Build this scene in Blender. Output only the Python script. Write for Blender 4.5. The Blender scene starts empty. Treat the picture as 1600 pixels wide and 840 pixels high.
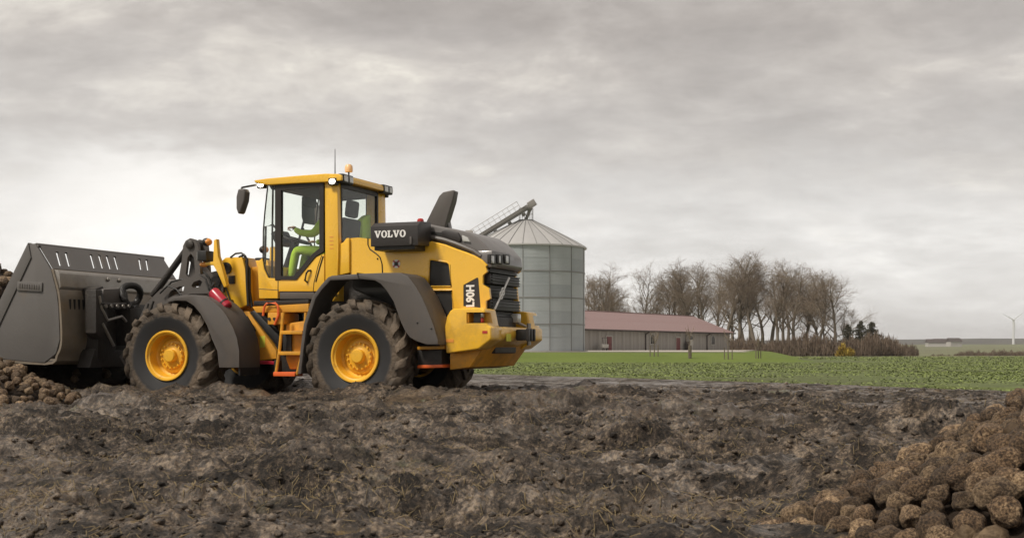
import bpy, bmesh, math, random
import numpy as np
from mathutils import Matrix, Vector, noise as mnoise

# ------------------------------------------------------------------ camera, sky, sun, exposure
SC = bpy.context.scene
COL = SC.collection
HC, FPX, HY = 0.80, 2000.0, 545.0            # eye height, focal length and horizon row in photo pixels
cam_data = bpy.data.cameras.new('camera')
cam = bpy.data.objects.new('camera', cam_data)
COL.objects.link(cam)
cam.location = (0, 0, HC)
cam.rotation_euler = (math.radians(90), 0, 0)
cam_data.sensor_width = 36.0
cam_data.lens = 36.0 * FPX / 1600.0
cam_data.shift_y = (HY - 420.0) / 1600.0
cam_data.clip_start = 0.1
cam_data.clip_end = 20000
cam_data.dof.use_dof = True
cam_data.dof.focus_distance = 17.0
cam_data.dof.aperture_fstop = 11.0
SC.camera = cam
SC.view_settings.view_transform = 'Standard'
SC.view_settings.look = 'None'
SC.view_settings.gamma = 1.0
SC.view_settings.use_curve_mapping = False
SC.view_settings.exposure = 1.25
SC.cycles.max_bounces = 7
SC.cycles.transparent_max_bounces = 12
SC.cycles.volume_bounces = 0
SC.cycles.use_denoising = True

SUN_EL, SUN_AZ = math.radians(52), math.radians(232)   # azimuth clockwise from +Y (view direction)
sd = Vector((math.sin(SUN_AZ) * math.cos(SUN_EL), math.cos(SUN_AZ) * math.cos(SUN_EL), math.sin(SUN_EL)))

world = bpy.data.worlds.new('World')
SC.world = world
world.use_nodes = True


class NT:
    """small helper to wire shader nodes"""
    def __init__(s, tree):
        s.t = tree
        tree.nodes.clear()

    def n(s, typ, inputs=None, **props):
        nd = s.t.nodes.new(typ)
        for k, v in props.items():
            setattr(nd, k, v)
        for k, v in (inputs or {}).items():
            sock = nd.inputs[k]
            if isinstance(v, bpy.types.NodeSocket):
                s.t.links.new(v, sock)
            else:
                sock.default_value = v
        return nd

    def math(s, op, a, b=0.0, c=None, clamp=False):
        nd = s.n('ShaderNodeMath', {0: a, 1: b}, operation=op, use_clamp=clamp)
        if c is not None:
            if isinstance(c, bpy.types.NodeSocket):
                s.t.links.new(c, nd.inputs[2])
            else:
                nd.inputs[2].default_value = c
        return nd.outputs[0]

    def ramp(s, fac, stops, interp='LINEAR'):
        nd = s.n('ShaderNodeValToRGB', {0: fac})
        nd.color_ramp.interpolation = interp
        els = nd.color_ramp.elements
        while len(els) < len(stops):
            els.new(0.5)
        for e, (p, c) in zip(els, stops):
            e.position = p
            if isinstance(c, (int, float)):
                c = (c, c, c)
            e.color = (c[0], c[1], c[2], 1)
        return nd.outputs[0]

    def mix(s, fac, a, b, blend='MIX'):
        nd = s.n('ShaderNodeMix', data_type='RGBA', blend_type=blend)
        for sock, v in ((nd.inputs[0], fac), (nd.inputs[6], a), (nd.inputs[7], b)):
            if isinstance(v, bpy.types.NodeSocket):
                s.t.links.new(v, sock)
            elif isinstance(v, (tuple, list)):
                sock.default_value = (v[0], v[1], v[2], 1)
            else:
                sock.default_value = v
        return nd.outputs[2]

    def noise(s, vec, scale, detail=4, rough=0.55, dist=0.0, w=None):
        nd = s.n('ShaderNodeTexNoise', {'Scale': scale, 'Detail': detail, 'Roughness': rough, 'Distortion': dist})
        if vec is not None:
            s.t.links.new(vec, nd.inputs['Vector'])
        return nd.outputs[0]


W = NT(world.node_tree)
tc = W.n('ShaderNodeTexCoord')
sep = W.n('ShaderNodeSeparateXYZ', {0: tc.outputs['Generated']})
zc = W.math('MAXIMUM', sep.outputs[2], 0.0)
den = W.math('ADD', zc, 0.26)
px_ = W.math('DIVIDE', sep.outputs[0], den)
py_ = W.math('DIVIDE', sep.outputs[1], den)
vec = W.n('ShaderNodeCombineXYZ', {0: px_, 1: py_, 2: 0.0}).outputs[0]
mp = W.n('ShaderNodeMapping', {'Vector': vec, 'Location': (5.1, 2.2, 0.4), 'Scale': (0.95, 1.05, 1.0), 'Rotation': (0, 0, 0.12)}).outputs[0]
big = W.noise(mp, 0.8, 3, 0.5, 0.0)
fine = W.noise(mp, 3.1, 8, 0.58, 0.30)
wisp = W.noise(mp, 12.0, 7, 0.64, 0.2)
cl = W.math('ADD', W.math('MULTIPLY', big, 0.42), W.math('MULTIPLY', fine, 0.74))
cl = W.math('ADD', cl, W.math('MULTIPLY', wisp, 0.20))
cl = W.math('ADD', cl, -0.165)
cloud = W.ramp(cl, [(0.34, (2.85, 2.56, 2.32)), (0.45, (3.65, 3.33, 3.05)), (0.55, (4.6, 4.25, 3.9)), (0.64, (6.1, 5.7, 5.15)), (0.72, (8.6, 8.1, 7.1))])
# the overcast layer thins towards the horizon all the way round: a paler band low down
hz = W.math('ADD', sep.outputs[2], W.math('MULTIPLY', W.math('SUBTRACT', fine, 0.5), 0.22))
hzf = W.ramp(hz, [(0.03, 1.0), (0.10, 0.78), (0.15, 0.30), (0.24, 0.0)])
low = W.ramp(cl, [(0.36, (5.7, 5.5, 5.28)), (0.50, (7.1, 6.92, 6.7)), (0.62, (8.7, 8.55, 8.3))])
cloud = W.mix(hzf, cloud, low)
# thin cloud with light behind it, low ahead on the left
gd = W.n('ShaderNodeVectorMath', {0: tc.outputs['Generated'], 1: tuple(Vector((-0.24, 1.0, 0.085)).normalized())}, operation='DOT_PRODUCT').outputs['Value']
glow = W.ramp(gd, [(0.970, 0.0), (0.991, 0.35), (0.9988, 0.9)])
cloud = W.mix(W.math('MULTIPLY', glow, W.ramp(hz, [(0.05, 0.8), (0.115, 0.6), (0.165, 0.0)])), cloud, (10.4, 10.1, 9.6))
sky = W.n('ShaderNodeTexSky', sky_type='NISHITA', sun_disc=False, sun_elevation=SUN_EL, sun_rotation=SUN_AZ)
both = W.mix(0.96, sky.outputs[0], cloud)
bg = W.n('ShaderNodeBackground', {'Color': both, 'Strength': 0.055})
W.n('ShaderNodeOutputWorld', {'Surface': bg.outputs[0]})

sun_data = bpy.data.lights.new('sun', 'SUN')
sun_data.energy = 1.5
sun_data.angle = math.radians(10)
sun_data.color = (1.0, 0.93, 0.83)
sun = bpy.data.objects.new('sun', sun_data)
COL.objects.link(sun)
sun.rotation_euler = sd.to_track_quat('Z', 'Y').to_euler()

# ------------------------------------------------------------------ helpers
rnd = random.Random(7)


def tag(o, label=None, cat=None, group=None, kind=None):
    if label: o['label'] = label
    if cat: o['category'] = cat
    if group: o['group'] = group
    if kind: o['kind'] = kind
    return o


def empty(name, loc=(0, 0, 0), rz=0.0):
    o = bpy.data.objects.new(name, None)
    COL.objects.link(o)
    o.location = loc
    o.rotation_euler = (0, 0, rz)
    o.empty_display_size = 0.2
    return o


def link(name, me, mat=None, parent=None):
    o = bpy.data.objects.new(name, me)
    COL.objects.link(o)
    if mat is not None and not me.materials:
        me.materials.append(mat)
    o.parent = parent
    return o


def copy_tree(o, parent=None):
    c = o.copy()
    COL.objects.link(c)
    c.parent = parent
    for ch in list(o.children):
        copy_tree(ch, c)
    return c


def finish(bm, bevel=0.0, seg=2, angle=35.0, smooth=True):
    bmesh.ops.recalc_face_normals(bm, faces=bm.faces)
    if bevel > 0:
        lim = math.radians(28)
        es = [e for e in bm.edges if len(e.link_faces) == 2 and e.calc_face_angle(0) > lim]
        if es:
            bmesh.ops.bevel(bm, geom=es, offset=bevel, segments=seg, profile=0.6, affect='EDGES', clamp_overlap=True)
    me = bpy.data.meshes.new('m')
    bm.to_mesh(me)
    bm.free()
    if smooth:
        me.shade_smooth()
        me.set_sharp_from_angle(angle=math.radians(angle))
    return me


class MB:
    """collects shapes; build() links them as ONE mesh object"""
    def __init__(s):
        s.v, s.f = [], []

    def add(s, vs, fs):
        k = len(s.v)
        s.v.extend(tuple(p) for p in vs)
        s.f.extend(tuple(i + k for i in f) for f in fs)
        return s

    def box(s, c, d, rot=None):
        vs = []
        for sx in (-.5, .5):
            for sy in (-.5, .5):
                for sz in (-.5, .5):
                    p = Vector((sx * d[0], sy * d[1], sz * d[2]))
                    if rot is not None:
                        p = rot @ p
                    vs.append((p[0] + c[0], p[1] + c[1], p[2] + c[2]))
        return s.add(vs, [(0, 1, 3, 2), (4, 6, 7, 5), (0, 4, 5, 1), (2, 3, 7, 6), (0, 2, 6, 4), (1, 5, 7, 3)])

    def prism(s, poly, y0, y1, axis='y'):
        """extrude a polygon of (a, b) pairs; axis y: (x, z); axis x: (y, z); axis z: (x, y)"""
        n = len(poly)
        def P(a, b, c):
            return {'y': (a, c, b), 'x': (c, a, b), 'z': (a, b, c)}[axis]
        vs = [P(a, b, y0) for a, b in poly] + [P(a, b, y1) for a, b in poly]
        fs = [tuple(range(n)), tuple(range(2 * n - 1, n - 1, -1))]
        fs += [(i, (i + 1) % n, (i + 1) % n + n, i + n) for i in range(n)]
        return s.add(vs, fs)

    def tube(s, pts, r, n=8, cap=True):
        pts = [Vector(p) for p in pts]
        m = len(pts)
        rs = r if isinstance(r, (list, tuple)) else [r] * m
        vs, fs = [], []
        ref = None
        for i, p in enumerate(pts):
            d = (pts[min(i + 1, m - 1)] - pts[max(i - 1, 0)])
            if d.length < 1e-9:
                d = Vector((0, 0, 1))
            d.normalize()
            if ref is None:
                ref = Vector((0, 0, 1)) if abs(d.z) < 0.9 else Vector((1, 0, 0))
            a = d.cross(ref)
            if a.length < 1e-6:
                a = d.orthogonal()
            a.normalize()
            b = d.cross(a)
            ref = -b if False else ref
            for k in range(n):
                t = 2 * math.pi * k / n
                vs.append(p + (a * math.cos(t) + b * math.sin(t)) * rs[i])
        for i in range(m - 1):
            for k in range(n):
                fs.append((i * n + k, i * n + (k + 1) % n, (i + 1) * n + (k + 1) % n, (i + 1) * n + k))
        if cap:
            fs.append(tuple(range(n - 1, -1, -1)))
            fs.append(tuple((m - 1) * n + k for k in range(n)))
        return s.add(vs, fs)

    def lathe(s, prof, n=32, c=(0, 0, 0), axis='y', closed=False):
        """prof: list of (radius, along-axis)"""
        m = len(prof)
        vs, fs = [], []
        for k in range(n):
            t = 2 * math.pi * k / n
            for r, h in prof:
                a, b = r * math.cos(t), r * math.sin(t)
                q = {'y': (a, h, b), 'z': (a, b, h), 'x': (h, a, b)}[axis]
                vs.append((q[0] + c[0], q[1] + c[1], q[2] + c[2]))
        for k in range(n):
            k2 = (k + 1) % n
            for i in range(m if closed else m - 1):
                j = (i + 1) % m
                fs.append((k * m + i, k * m + j, k2 * m + j, k2 * m + i))
        return s.add(vs, fs)

    def ball(s, c, r, nu=12, nv=8):
        if not isinstance(r, (tuple, list)):
            r = (r, r, r)
        vs = [(c[0], c[1], c[2] + r[2])]
        for i in range(1, nv):
            a = math.pi * i / nv
            for k in range(nu):
                t = 2 * math.pi * k / nu
                vs.append((c[0] + r[0] * math.sin(a) * math.cos(t), c[1] + r[1] * math.sin(a) * math.sin(t), c[2] + r[2] * math.cos(a)))
        vs.append((c[0], c[1], c[2] - r[2]))
        fs = [(0, 1 + k, 1 + (k + 1) % nu) for k in range(nu)]
        for i in range(nv - 2):
            for k in range(nu):
                a, b = 1 + i * nu + k, 1 + i * nu + (k + 1) % nu
                fs.append((a, a + nu, b + nu, b))
        e = len(vs) - 1
        o = 1 + (nv - 2) * nu
        fs += [(e, o + (k + 1) % nu, o + k) for k in range(nu)]
        return s.add(vs, fs)

    def mesh(s, bevel=0.0, seg=2, angle=35.0, smooth=True):
        bm = bmesh.new()
        bv = [bm.verts.new(p) for p in s.v]
        for f in s.f:
            try:
                bm.faces.new([bv[i] for i in f])
            except ValueError:
                pass
        return finish(bm, bevel, seg, angle, smooth)

    def build(s, name, mat, parent=None, bevel=0.0, seg=2, angle=35.0, smooth=True):
        return link(name, s.mesh(bevel, seg, angle, smooth), mat, parent)


def plate(outer, holes, to3, thick):
    """flat plate with real holes: 2-D loops mapped by to3(a, b) -> xyz, thick = offset vector"""
    bm = bmesh.new()
    edges = []
    for loop in [outer] + list(holes):
        vs = [bm.verts.new(to3(a, b)) for a, b in loop]
        for i in range(len(vs)):
            edges.append(bm.edges.new((vs[i], vs[(i + 1) % len(vs)])))
    bmesh.ops.triangle_fill(bm, use_beauty=True, use_dissolve=False, edges=edges)
    ret = bmesh.ops.extrude_face_region(bm, geom=list(bm.faces))
    nv = [g for g in ret['geom'] if isinstance(g, bmesh.types.BMVert)]
    bmesh.ops.translate(bm, vec=Vector(thick), verts=nv)
    return finish(bm)


def cut(o, cutters):
    """boolean-subtract MB shapes from a mesh object, keeping only the result"""
    tmp = []
    bpy.context.view_layer.update()
    for c in cutters:
        co = link('cutter', c.mesh(smooth=False))
        md = o.modifiers.new('b', 'BOOLEAN')
        md.operation = 'DIFFERENCE'
        md.solver = 'EXACT'
        md.object = co
        co.matrix_world = o.matrix_world
        tmp.append(co)
    bpy.context.view_layer.update()
    dg = bpy.context.evaluated_depsgraph_get()
    me = bpy.data.meshes.new_from_object(o.evaluated_get(dg))
    o.modifiers.clear()
    o.data = me
    for c in tmp:
        bpy.data.objects.remove(c)
    me.set_sharp_from_angle(angle=math.radians(35))


def npmesh(name, V, F, mat, parent=None, smooth=True):
    """V (n,3) array, F (m,k) array of equal-sized faces"""
    me = bpy.data.meshes.new(name)
    n, m, k = len(V), len(F), F.shape[1]
    me.vertices.add(n)
    me.vertices.foreach_set('co', np.ascontiguousarray(V, dtype=np.float32).ravel())
    me.loops.add(m * k)
    me.loops.foreach_set('vertex_index', np.ascontiguousarray(F, dtype=np.int32).ravel())
    me.polygons.add(m)
    me.polygons.foreach_set('loop_start', np.arange(0, m * k, k, dtype=np.int32))
    me.update(calc_edges=True)
    me.validate()
    if smooth:
        me.shade_smooth()
    return link(name, me, mat, parent)


# ---- vectorised gradient noise
_rs = np.random.RandomState(11)
_perm = np.concatenate([_rs.permutation(512)] * 3)
_ga = _rs.rand(512) * 2 * np.pi
_gx, _gy = np.cos(_ga), np.sin(_ga)


def perlin(x, y, seed=0):
    xi, yi = np.floor(x).astype(np.int64), np.floor(y).astype(np.int64)
    fx, fy = x - xi, y - yi
    def g(ix, iy, dx, dy):
        h = _perm[(_perm[(ix + seed * 57) & 511] + iy) & 511]
        return _gx[h] * dx + _gy[h] * dy
    u = fx * fx * fx * (fx * (fx * 6 - 15) + 10)
    v = fy * fy * fy * (fy * (fy * 6 - 15) + 10)
    a = g(xi, yi, fx, fy)
    b = g(xi + 1, yi, fx - 1, fy)
    c = g(xi, yi + 1, fx, fy - 1)
    d = g(xi + 1, yi + 1, fx - 1, fy - 1)
    return ((a + u * (b - a)) + v * ((c + u * (d - c)) - (a + u * (b - a)))) * 1.4


def sst(a, b, x):
    t = np.clip((x - a) / (b - a), 0, 1)
    return t * t * (3 - 2 * t)


# ------------------------------------------------------------------ materials
def new_mat(name):
    m = bpy.data.materials.new(name)
    m.use_nodes = True
    return m, NT(m.node_tree)


def out(T, shader, disp=None):
    o = T.n('ShaderNodeOutputMaterial', {'Surface': shader})
    return o


def simple(name, col, rough=0.5, metal=0.0, var=0.12, scale=3.0, bump=0.0, bscale=40.0, dirt=None, dirt_amt=0.0, spec=0.5, coat=0.0, dscale=2.2, spat=False):
    """principled paint / metal / plastic with uneven tone, roughness and optional dirt patches"""
    m, T = new_mat(name)
    co = T.n('ShaderNodeTexCoord').outputs['Object']
    n1 = T.noise(co, scale, 6, 0.6)
    c = T.mix(T.math('MULTIPLY', n1, 1.0), tuple(x * (1 - var) for x in col), tuple(min(1, x * (1 + var)) for x in col))
    rg = T.math('ADD', T.math('MULTIPLY', T.noise(co, scale * 2.3, 5, 0.65), 0.25), rough - 0.125)
    if dirt:
        d = T.noise(co, dscale, 8, 0.68, 0.3)
        f = T.ramp(d, [(0.62 - 0.3 * dirt_amt, 0.0), (0.80 - 0.2 * dirt_amt, 1.0)])
        f = T.math('MULTIPLY', f, min(1.0, 0.35 + dirt_amt))
        if spat:
            sp_ = T.ramp(T.noise(co, 42.0, 3, 0.6), [(0.69, 0.0), (0.74, 0.8)])
            hgt = T.n('ShaderNodeSeparateXYZ', {0: co}).outputs[2]
            lowf = T.ramp(T.math('ADD', T.math('MULTIPLY', hgt, 0.4), T.math('MULTIPLY', T.noise(co, 1.7, 5, 0.65), 0.5)), [(0.70, 1.0), (0.98, 0.12)])
            film = T.math('MULTIPLY', T.ramp(T.noise(co, 3.3, 7, 0.7), [(0.40, 0.0), (0.68, 0.55)]), lowf)
            f = T.math('MAXIMUM', f, T.math('MAXIMUM', T.math('MULTIPLY', sp_, lowf), film))
        c = T.mix(f, c, dirt)
        rg = T.math('ADD', rg, T.math('MULTIPLY', f, 0.25))
    ins = {'Base Color': c, 'Roughness': rg, 'Metallic': metal, 'Specular IOR Level': spec, 'Coat Weight': coat, 'Coat Roughness': 0.09}
    if bump:
        b = T.n('ShaderNodeBump', {'Strength': bump, 'Distance': 0.02, 'Height': T.noise(co, bscale, 5, 0.6)})
        ins['Normal'] = b.outputs[0]
    p = T.n('ShaderNodeBsdfPrincipled', ins)
    out(T, p.outputs[0])
    return m


def emis(name, col, strength):
    m, T = new_mat(name)
    e = T.n('ShaderNodeEmission', {'Color': (*col, 1), 'Strength': strength})
    out(T, e.outputs[0])
    return m


MUDC = (0.085, 0.062, 0.043)
M = {}
M['yellow'] = simple('yellow_paint', (0.85, 0.485, 0.034), 0.28, var=0.05, scale=1.5, dirt=(0.30, 0.17, 0.05), dirt_amt=0.05, coat=0.5, spat=True)
M['yellow_low'] = simple('yellow_paint_dirty_shaded', (0.74, 0.34, 0.022), 0.42, var=0.07, scale=2.0, dirt=(0.19, 0.115, 0.05), dirt_amt=0.22, dscale=4.0, spat=True)  # dirty lower paint; its darker yellow also paints shade on recessed parts
M['rim'] = simple('rim_paint', (0.78, 0.42, 0.03), 0.40, var=0.07, scale=4.0, dirt=(0.20, 0.12, 0.05), dirt_amt=0.30, dscale=6.0)
M['grey'] = simple('grey_paint', (0.092, 0.082, 0.075), 0.45, var=0.12, scale=2.0, dirt=(0.15, 0.12, 0.09), dirt_amt=0.10)
M['hood'] = simple('grey_hood_paint', (0.15, 0.140, 0.135), 0.32, var=0.08, scale=2.0, dirt=(0.15, 0.12, 0.09), dirt_amt=0.05, coat=0.2)
M['fender'] = simple('fender_plastic', (0.082, 0.073, 0.067), 0.5, var=0.14, scale=3.0, bump=0.15, bscale=90, dirt=(0.125, 0.098, 0.075), dirt_amt=0.16, spat=True)
M['box'] = simple('intake_box_plastic', (0.033, 0.029, 0.028), 0.42, var=0.1, scale=3.0)
M['black'] = simple('black_parts', (0.013, 0.012, 0.011), 0.5, var=0.25, scale=6.0, dirt=(0.05, 0.04, 0.03), dirt_amt=0.08)
M['dark'] = simple('dark_muddy_steel', (0.026, 0.022, 0.019), 0.5, var=0.3, scale=6.0, bump=0.4, bscale=30, dirt=(0.085, 0.066, 0.048), dirt_amt=0.22, dscale=5.0)
M['frame'] = simple('door_frame_rubber', (0.022, 0.017, 0.015), 0.5, var=0.1)
M['steel'] = simple('worn_bucket_steel', (0.118, 0.110, 0.104), 0.38, metal=0.0, var=0.14, scale=2.5, bump=0.12, bscale=25, dirt=(0.15, 0.108, 0.068), dirt_amt=0.20, dscale=2.3)
M['shell'] = simple('scraped_bucket_shell', (0.20, 0.165, 0.125), 0.38, metal=0.15, var=0.30, scale=5.0, bump=0.2, bscale=18, dirt=(0.22, 0.155, 0.085), dirt_amt=0.36, dscale=2.6)
M['bright_steel'] = simple('bright_worn_steel', (0.30, 0.28, 0.255), 0.36, metal=0.55, var=0.2, scale=7.0, dirt=(0.17, 0.12, 0.07), dirt_amt=0.22, dscale=2.5)
M['chrome'] = simple('rod_chrome', (0.6, 0.6, 0.6), 0.2, metal=1.0)
M['red'] = simple('red_paint', (0.36, 0.012, 0.03), 0.32, var=0.1)
M['orange'] = simple('orange_red_rail', (0.75, 0.13, 0.025), 0.45, var=0.1)
M['white'] = simple('white_marking', (0.78, 0.77, 0.74), 0.5, var=0.04)
M['lens'] = simple('lamp_glass', (0.55, 0.55, 0.53), 0.15, var=0.1, metal=0.3)
M['redlens'] = simple('red_lens', (0.42, 0.03, 0.025), 0.25)
M['amber'] = simple('amber_lens', (0.75, 0.30, 0.06), 0.25)
M['beacon'] = simple('pale_amber_lens', (0.78, 0.50, 0.26), 0.3)
M['sticker'] = simple('yellow_green_sticker', (0.62, 0.60, 0.06), 0.5)
M['hivis'] = simple('hi_vis_cloth', (0.50, 0.74, 0.05), 0.8, var=0.15, scale=9, bump=0.5, bscale=14)
M['skin'] = simple('skin', (0.46, 0.27, 0.19), 0.55, var=0.06)
M['darkcloth'] = simple('dark_cloth', (0.024, 0.025, 0.027), 0.85, var=0.2, bump=0.3, bscale=30)
M['lit'] = emis('lit_work_lamp', (1.0, 0.93, 0.80), 7.0)
M['liner'] = simple('cab_liner', (0.075, 0.075, 0.07), 0.8, var=0.1)
M['visor'] = simple('tinted_visor', (0.05, 0.065, 0.055), 0.5, var=0.1)
M['concrete'] = simple('concrete', (0.34, 0.33, 0.31), 0.85, var=0.2, bump=0.3, bscale=8)


def glass_mat(name, tint, refl=1.0):
    m, T = new_mat(name)
    tr = T.n('ShaderNodeBsdfTransparent', {'Color': (*tint, 1)})
    gl = T.n('ShaderNodeBsdfGlossy', {'Color': (1, 1, 1, 1), 'Roughness': 0.03})
    lw = T.n('ShaderNodeLayerWeight', {'Blend': 0.5}).outputs['Facing']
    fr = T.math('ADD', T.math('MULTIPLY', T.math('POWER', lw, 5.0), 0.9), 0.04)
    mx = T.n('ShaderNodeMixShader', {0: T.math('MULTIPLY', fr, refl), 1: tr.outputs[0], 2: gl.outputs[0]})
    out(T, mx.outputs[0])
    return m


M['glass'] = glass_mat('cab_glass', (0.955, 0.975, 0.955), 0.7)
M['winglass'] = simple('barn_window_glass', (0.03, 0.033, 0.036), 0.15, var=0.2)


def tyre_mat():
    m, T = new_mat('muddy_tyre_rubber')
    co = T.n('ShaderNodeTexCoord').outputs['Object']
    sp = T.n('ShaderNodeSeparateXYZ', {0: co})
    r = T.math('SQRT', T.math('ADD', T.math('POWER', sp.outputs[0], 2.0), T.math('POWER', sp.outputs[2], 2.0)))
    n = T.noise(co, 7.0, 7, 0.65)
    n2 = T.noise(co, 2.2, 5, 0.6)
    rr = T.math('ADD', r, T.math('MULTIPLY', T.math('SUBTRACT', n, 0.5), 0.075))
    f = T.ramp(rr, [(0.535, 0.0), (0.575, 1.0)])
    mud = T.mix(T.ramp(T.math('ADD', T.math('MULTIPLY', n2, 0.5), T.math('MULTIPLY', n, 0.5)), [(0.38, 0.0), (0.62, 1.0)]), (0.032, 0.024, 0.017), (0.150, 0.110, 0.074))
    c = T.mix(f, T.mix(n, (0.012, 0.012, 0.013), (0.026, 0.025, 0.025)), mud)
    b = T.n('ShaderNodeBump', {'Strength': T.math('MULTIPLY', f, 0.9), 'Distance': 0.03, 'Height': T.noise(co, 15, 7, 0.65)})
    p = T.n('ShaderNodeBsdfPrincipled', {'Base Color': c, 'Roughness': T.math('ADD', T.math('MULTIPLY', f, 0.22), 0.52), 'Normal': b.outputs[0]})
    out(T, p.outputs[0])
    return m


M['tyre'] = tyre_mat()


def mud_mat():
    m, T = new_mat('wet_mud')
    co = T.n('ShaderNodeTexCoord').outputs['Object']
    sp = T.n('ShaderNodeSeparateXYZ', {0: co})
    n1 = T.noise(co, 0.45, 4, 0.55)
    n2 = T.noise(co, 3.5, 8, 0.66)
    n3 = T.noise(co, 28.0, 6, 0.7)
    n4 = T.noise(T.n('ShaderNodeMapping', {'Vector': co, 'Scale': (60, 160, 60), 'Rotation': (0, 0, 0.3)}).outputs[0], 1.0, 3, 0.6, 0.8)
    n5 = T.noise(co, 75.0, 5, 0.72)
    base = T.ramp(T.math('ADD', T.math('ADD', T.math('MULTIPLY', n2, 0.36), T.math('MULTIPLY', n3, 0.40)), T.math('MULTIPLY', n5, 0.24)),
                  [(0.41, (0.006, 0.004, 0.0023)), (0.465, (0.022, 0.015, 0.0095)), (0.525, (0.068, 0.047, 0.030)), (0.595, (0.225, 0.168, 0.112))])  # paints crevice shade and lit crests into the mud, following the bump noise
    base = T.mix(T.ramp(n1, [(0.46, 0.0), (0.66, 0.35)]), base, (0.082, 0.059, 0.039))
    # straw coloured chaff trodden in
    ch = T.ramp(n4, [(0.60, 0.0), (0.68, 1.0)])
    ch = T.math('MULTIPLY', ch, T.ramp(T.noise(co, 1.3, 4, 0.6), [(0.45, 0.10), (0.62, 0.7)]))
    base = T.mix(ch, base, (0.25, 0.185, 0.095))
    # sparse green weeds on the drier headland
    gr = T.math('MULTIPLY', T.ramp(T.noise(co, 1.6, 5, 0.6), [(0.60, 0.0), (0.68, 0.55)]), T.ramp(n1, [(0.52, 0.0), (0.60, 1.0)]))
    base = T.mix(gr, base, (0.085, 0.095, 0.030))
    wf = T.ramp(T.math('ADD', T.math('MULTIPLY', n1, 0.45), T.math('MULTIPLY', n2, 0.55)), [(0.44, 0.0), (0.54, 1.0)])
    wm = T.ramp(T.noise(T.n('ShaderNodeMapping', {'Vector': co, 'Scale': (0.35, 1.25, 0.5), 'Location': (2.0, 5.0, 0)}).outputs[0], 1.0, 4, 0.6), [(0.53, 0.0), (0.60, 1.0)])
    wm = T.math('MULTIPLY', wm, T.ramp(n2, [(0.44, 0.0), (0.54, 1.0)]))
    wet = T.math('SUBTRACT', 0.80, T.math('MULTIPLY', wf, 0.52))
    b1 = T.n('ShaderNodeBump', {'Strength': T.math('SUBTRACT', 1.0, T.math('MULTIPLY', wf, 0.62)), 'Distance': 0.06, 'Height': T.math('ADD', n3, T.math('MULTIPLY', n4, 0.35))})
    b2 = T.n('ShaderNodeBump', {'Strength': 0.4, 'Distance': 0.01, 'Height': T.noise(co, 120, 4, 0.6), 'Normal': b1.outputs[0]})
    p = T.n('ShaderNodeBsdfPrincipled', {'Base Color': base, 'Roughness': wet, 'Normal': b2.outputs[0], 'Specular IOR Level': 0.5, 'Coat Weight': T.math('ADD', T.math('MULTIPLY', wf, 0.15), T.math('MULTIPLY', wm, 0.8)), 'Coat Roughness': 0.27, 'Coat IOR': 1.35, 'Coat Normal': b1.outputs[0]})
    out(T, p.outputs[0])
    return m


M['mud'] = mud_mat()


def ground_mat(name, cols, scales, bump=0.0, rough=0.9):
    m, T = new_mat(name)
    co = T.n('ShaderNodeTexCoord').outputs['Object']
    a = T.noise(co, scales[0], 5, 0.6)
    b = T.noise(co, scales[1], 5, 0.65)
    c = T.ramp(T.math('ADD', T.math('MULTIPLY', a, 0.5), T.math('MULTIPLY', b, 0.5)), [(0.34, cols[0]), (0.5, cols[1]), (0.66, cols[2])])
    ins = {'Base Color': c, 'Roughness': rough, 'Specular IOR Level': 0.25}
    if bump:
        ins['Normal'] = T.n('ShaderNodeBump', {'Strength': bump, 'Distance': 0.1, 'Height': b}).outputs[0]
    p = T.n('ShaderNodeBsdfPrincipled', ins)
    out(T, p.outputs[0])
    return m


M['crop'] = ground_mat('crop_soil_and_leaf', [(0.075, 0.075, 0.034), (0.095, 0.115, 0.042), (0.125, 0.155, 0.055)], (0.12, 1.6), 0.5)
M['lawn'] = ground_mat('mown_grass', [(0.085, 0.118, 0.018), (0.110, 0.150, 0.024), (0.140, 0.178, 0.034)], (0.15, 3.0), 0.4)
M['gravel'] = ground_mat('pale_gravel', [(0.30, 0.27, 0.23), (0.38, 0.35, 0.30), (0.46, 0.43, 0.38)], (0.4, 6.0), 0.2)
M['far_field'] = ground_mat('far_fields', [(0.10, 0.085, 0.055), (0.145, 0.150, 0.075), (0.16, 0.185, 0.085)], (0.0022, 0.012))
M['far_wood'] = ground_mat('far_woodland', [(0.035, 0.034, 0.026), (0.055, 0.050, 0.038), (0.085, 0.078, 0.055)], (0.006, 0.05))


def leaf_mat(name, c0, c1, rough=0.55, trans=0.0):
    m, T = new_mat(name)
    co = T.n('ShaderNodeTexCoord').outputs['Object']
    n = T.noise(co, 0.9, 3, 0.6)
    n2 = T.noise(co, 17.0, 2, 0.6)
    c = T.mix(T.ramp(T.math('ADD', T.math('MULTIPLY', n, 0.4), T.math('MULTIPLY', n2, 0.6)), [(0.35, 0.0), (0.65, 1.0)]), c0, c1)
    p = T.n('ShaderNodeBsdfPrincipled', {'Base Color': c, 'Roughness': rough, 'Specular IOR Level': 0.3})
    out(T, p.outputs[0])
    return m


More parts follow.
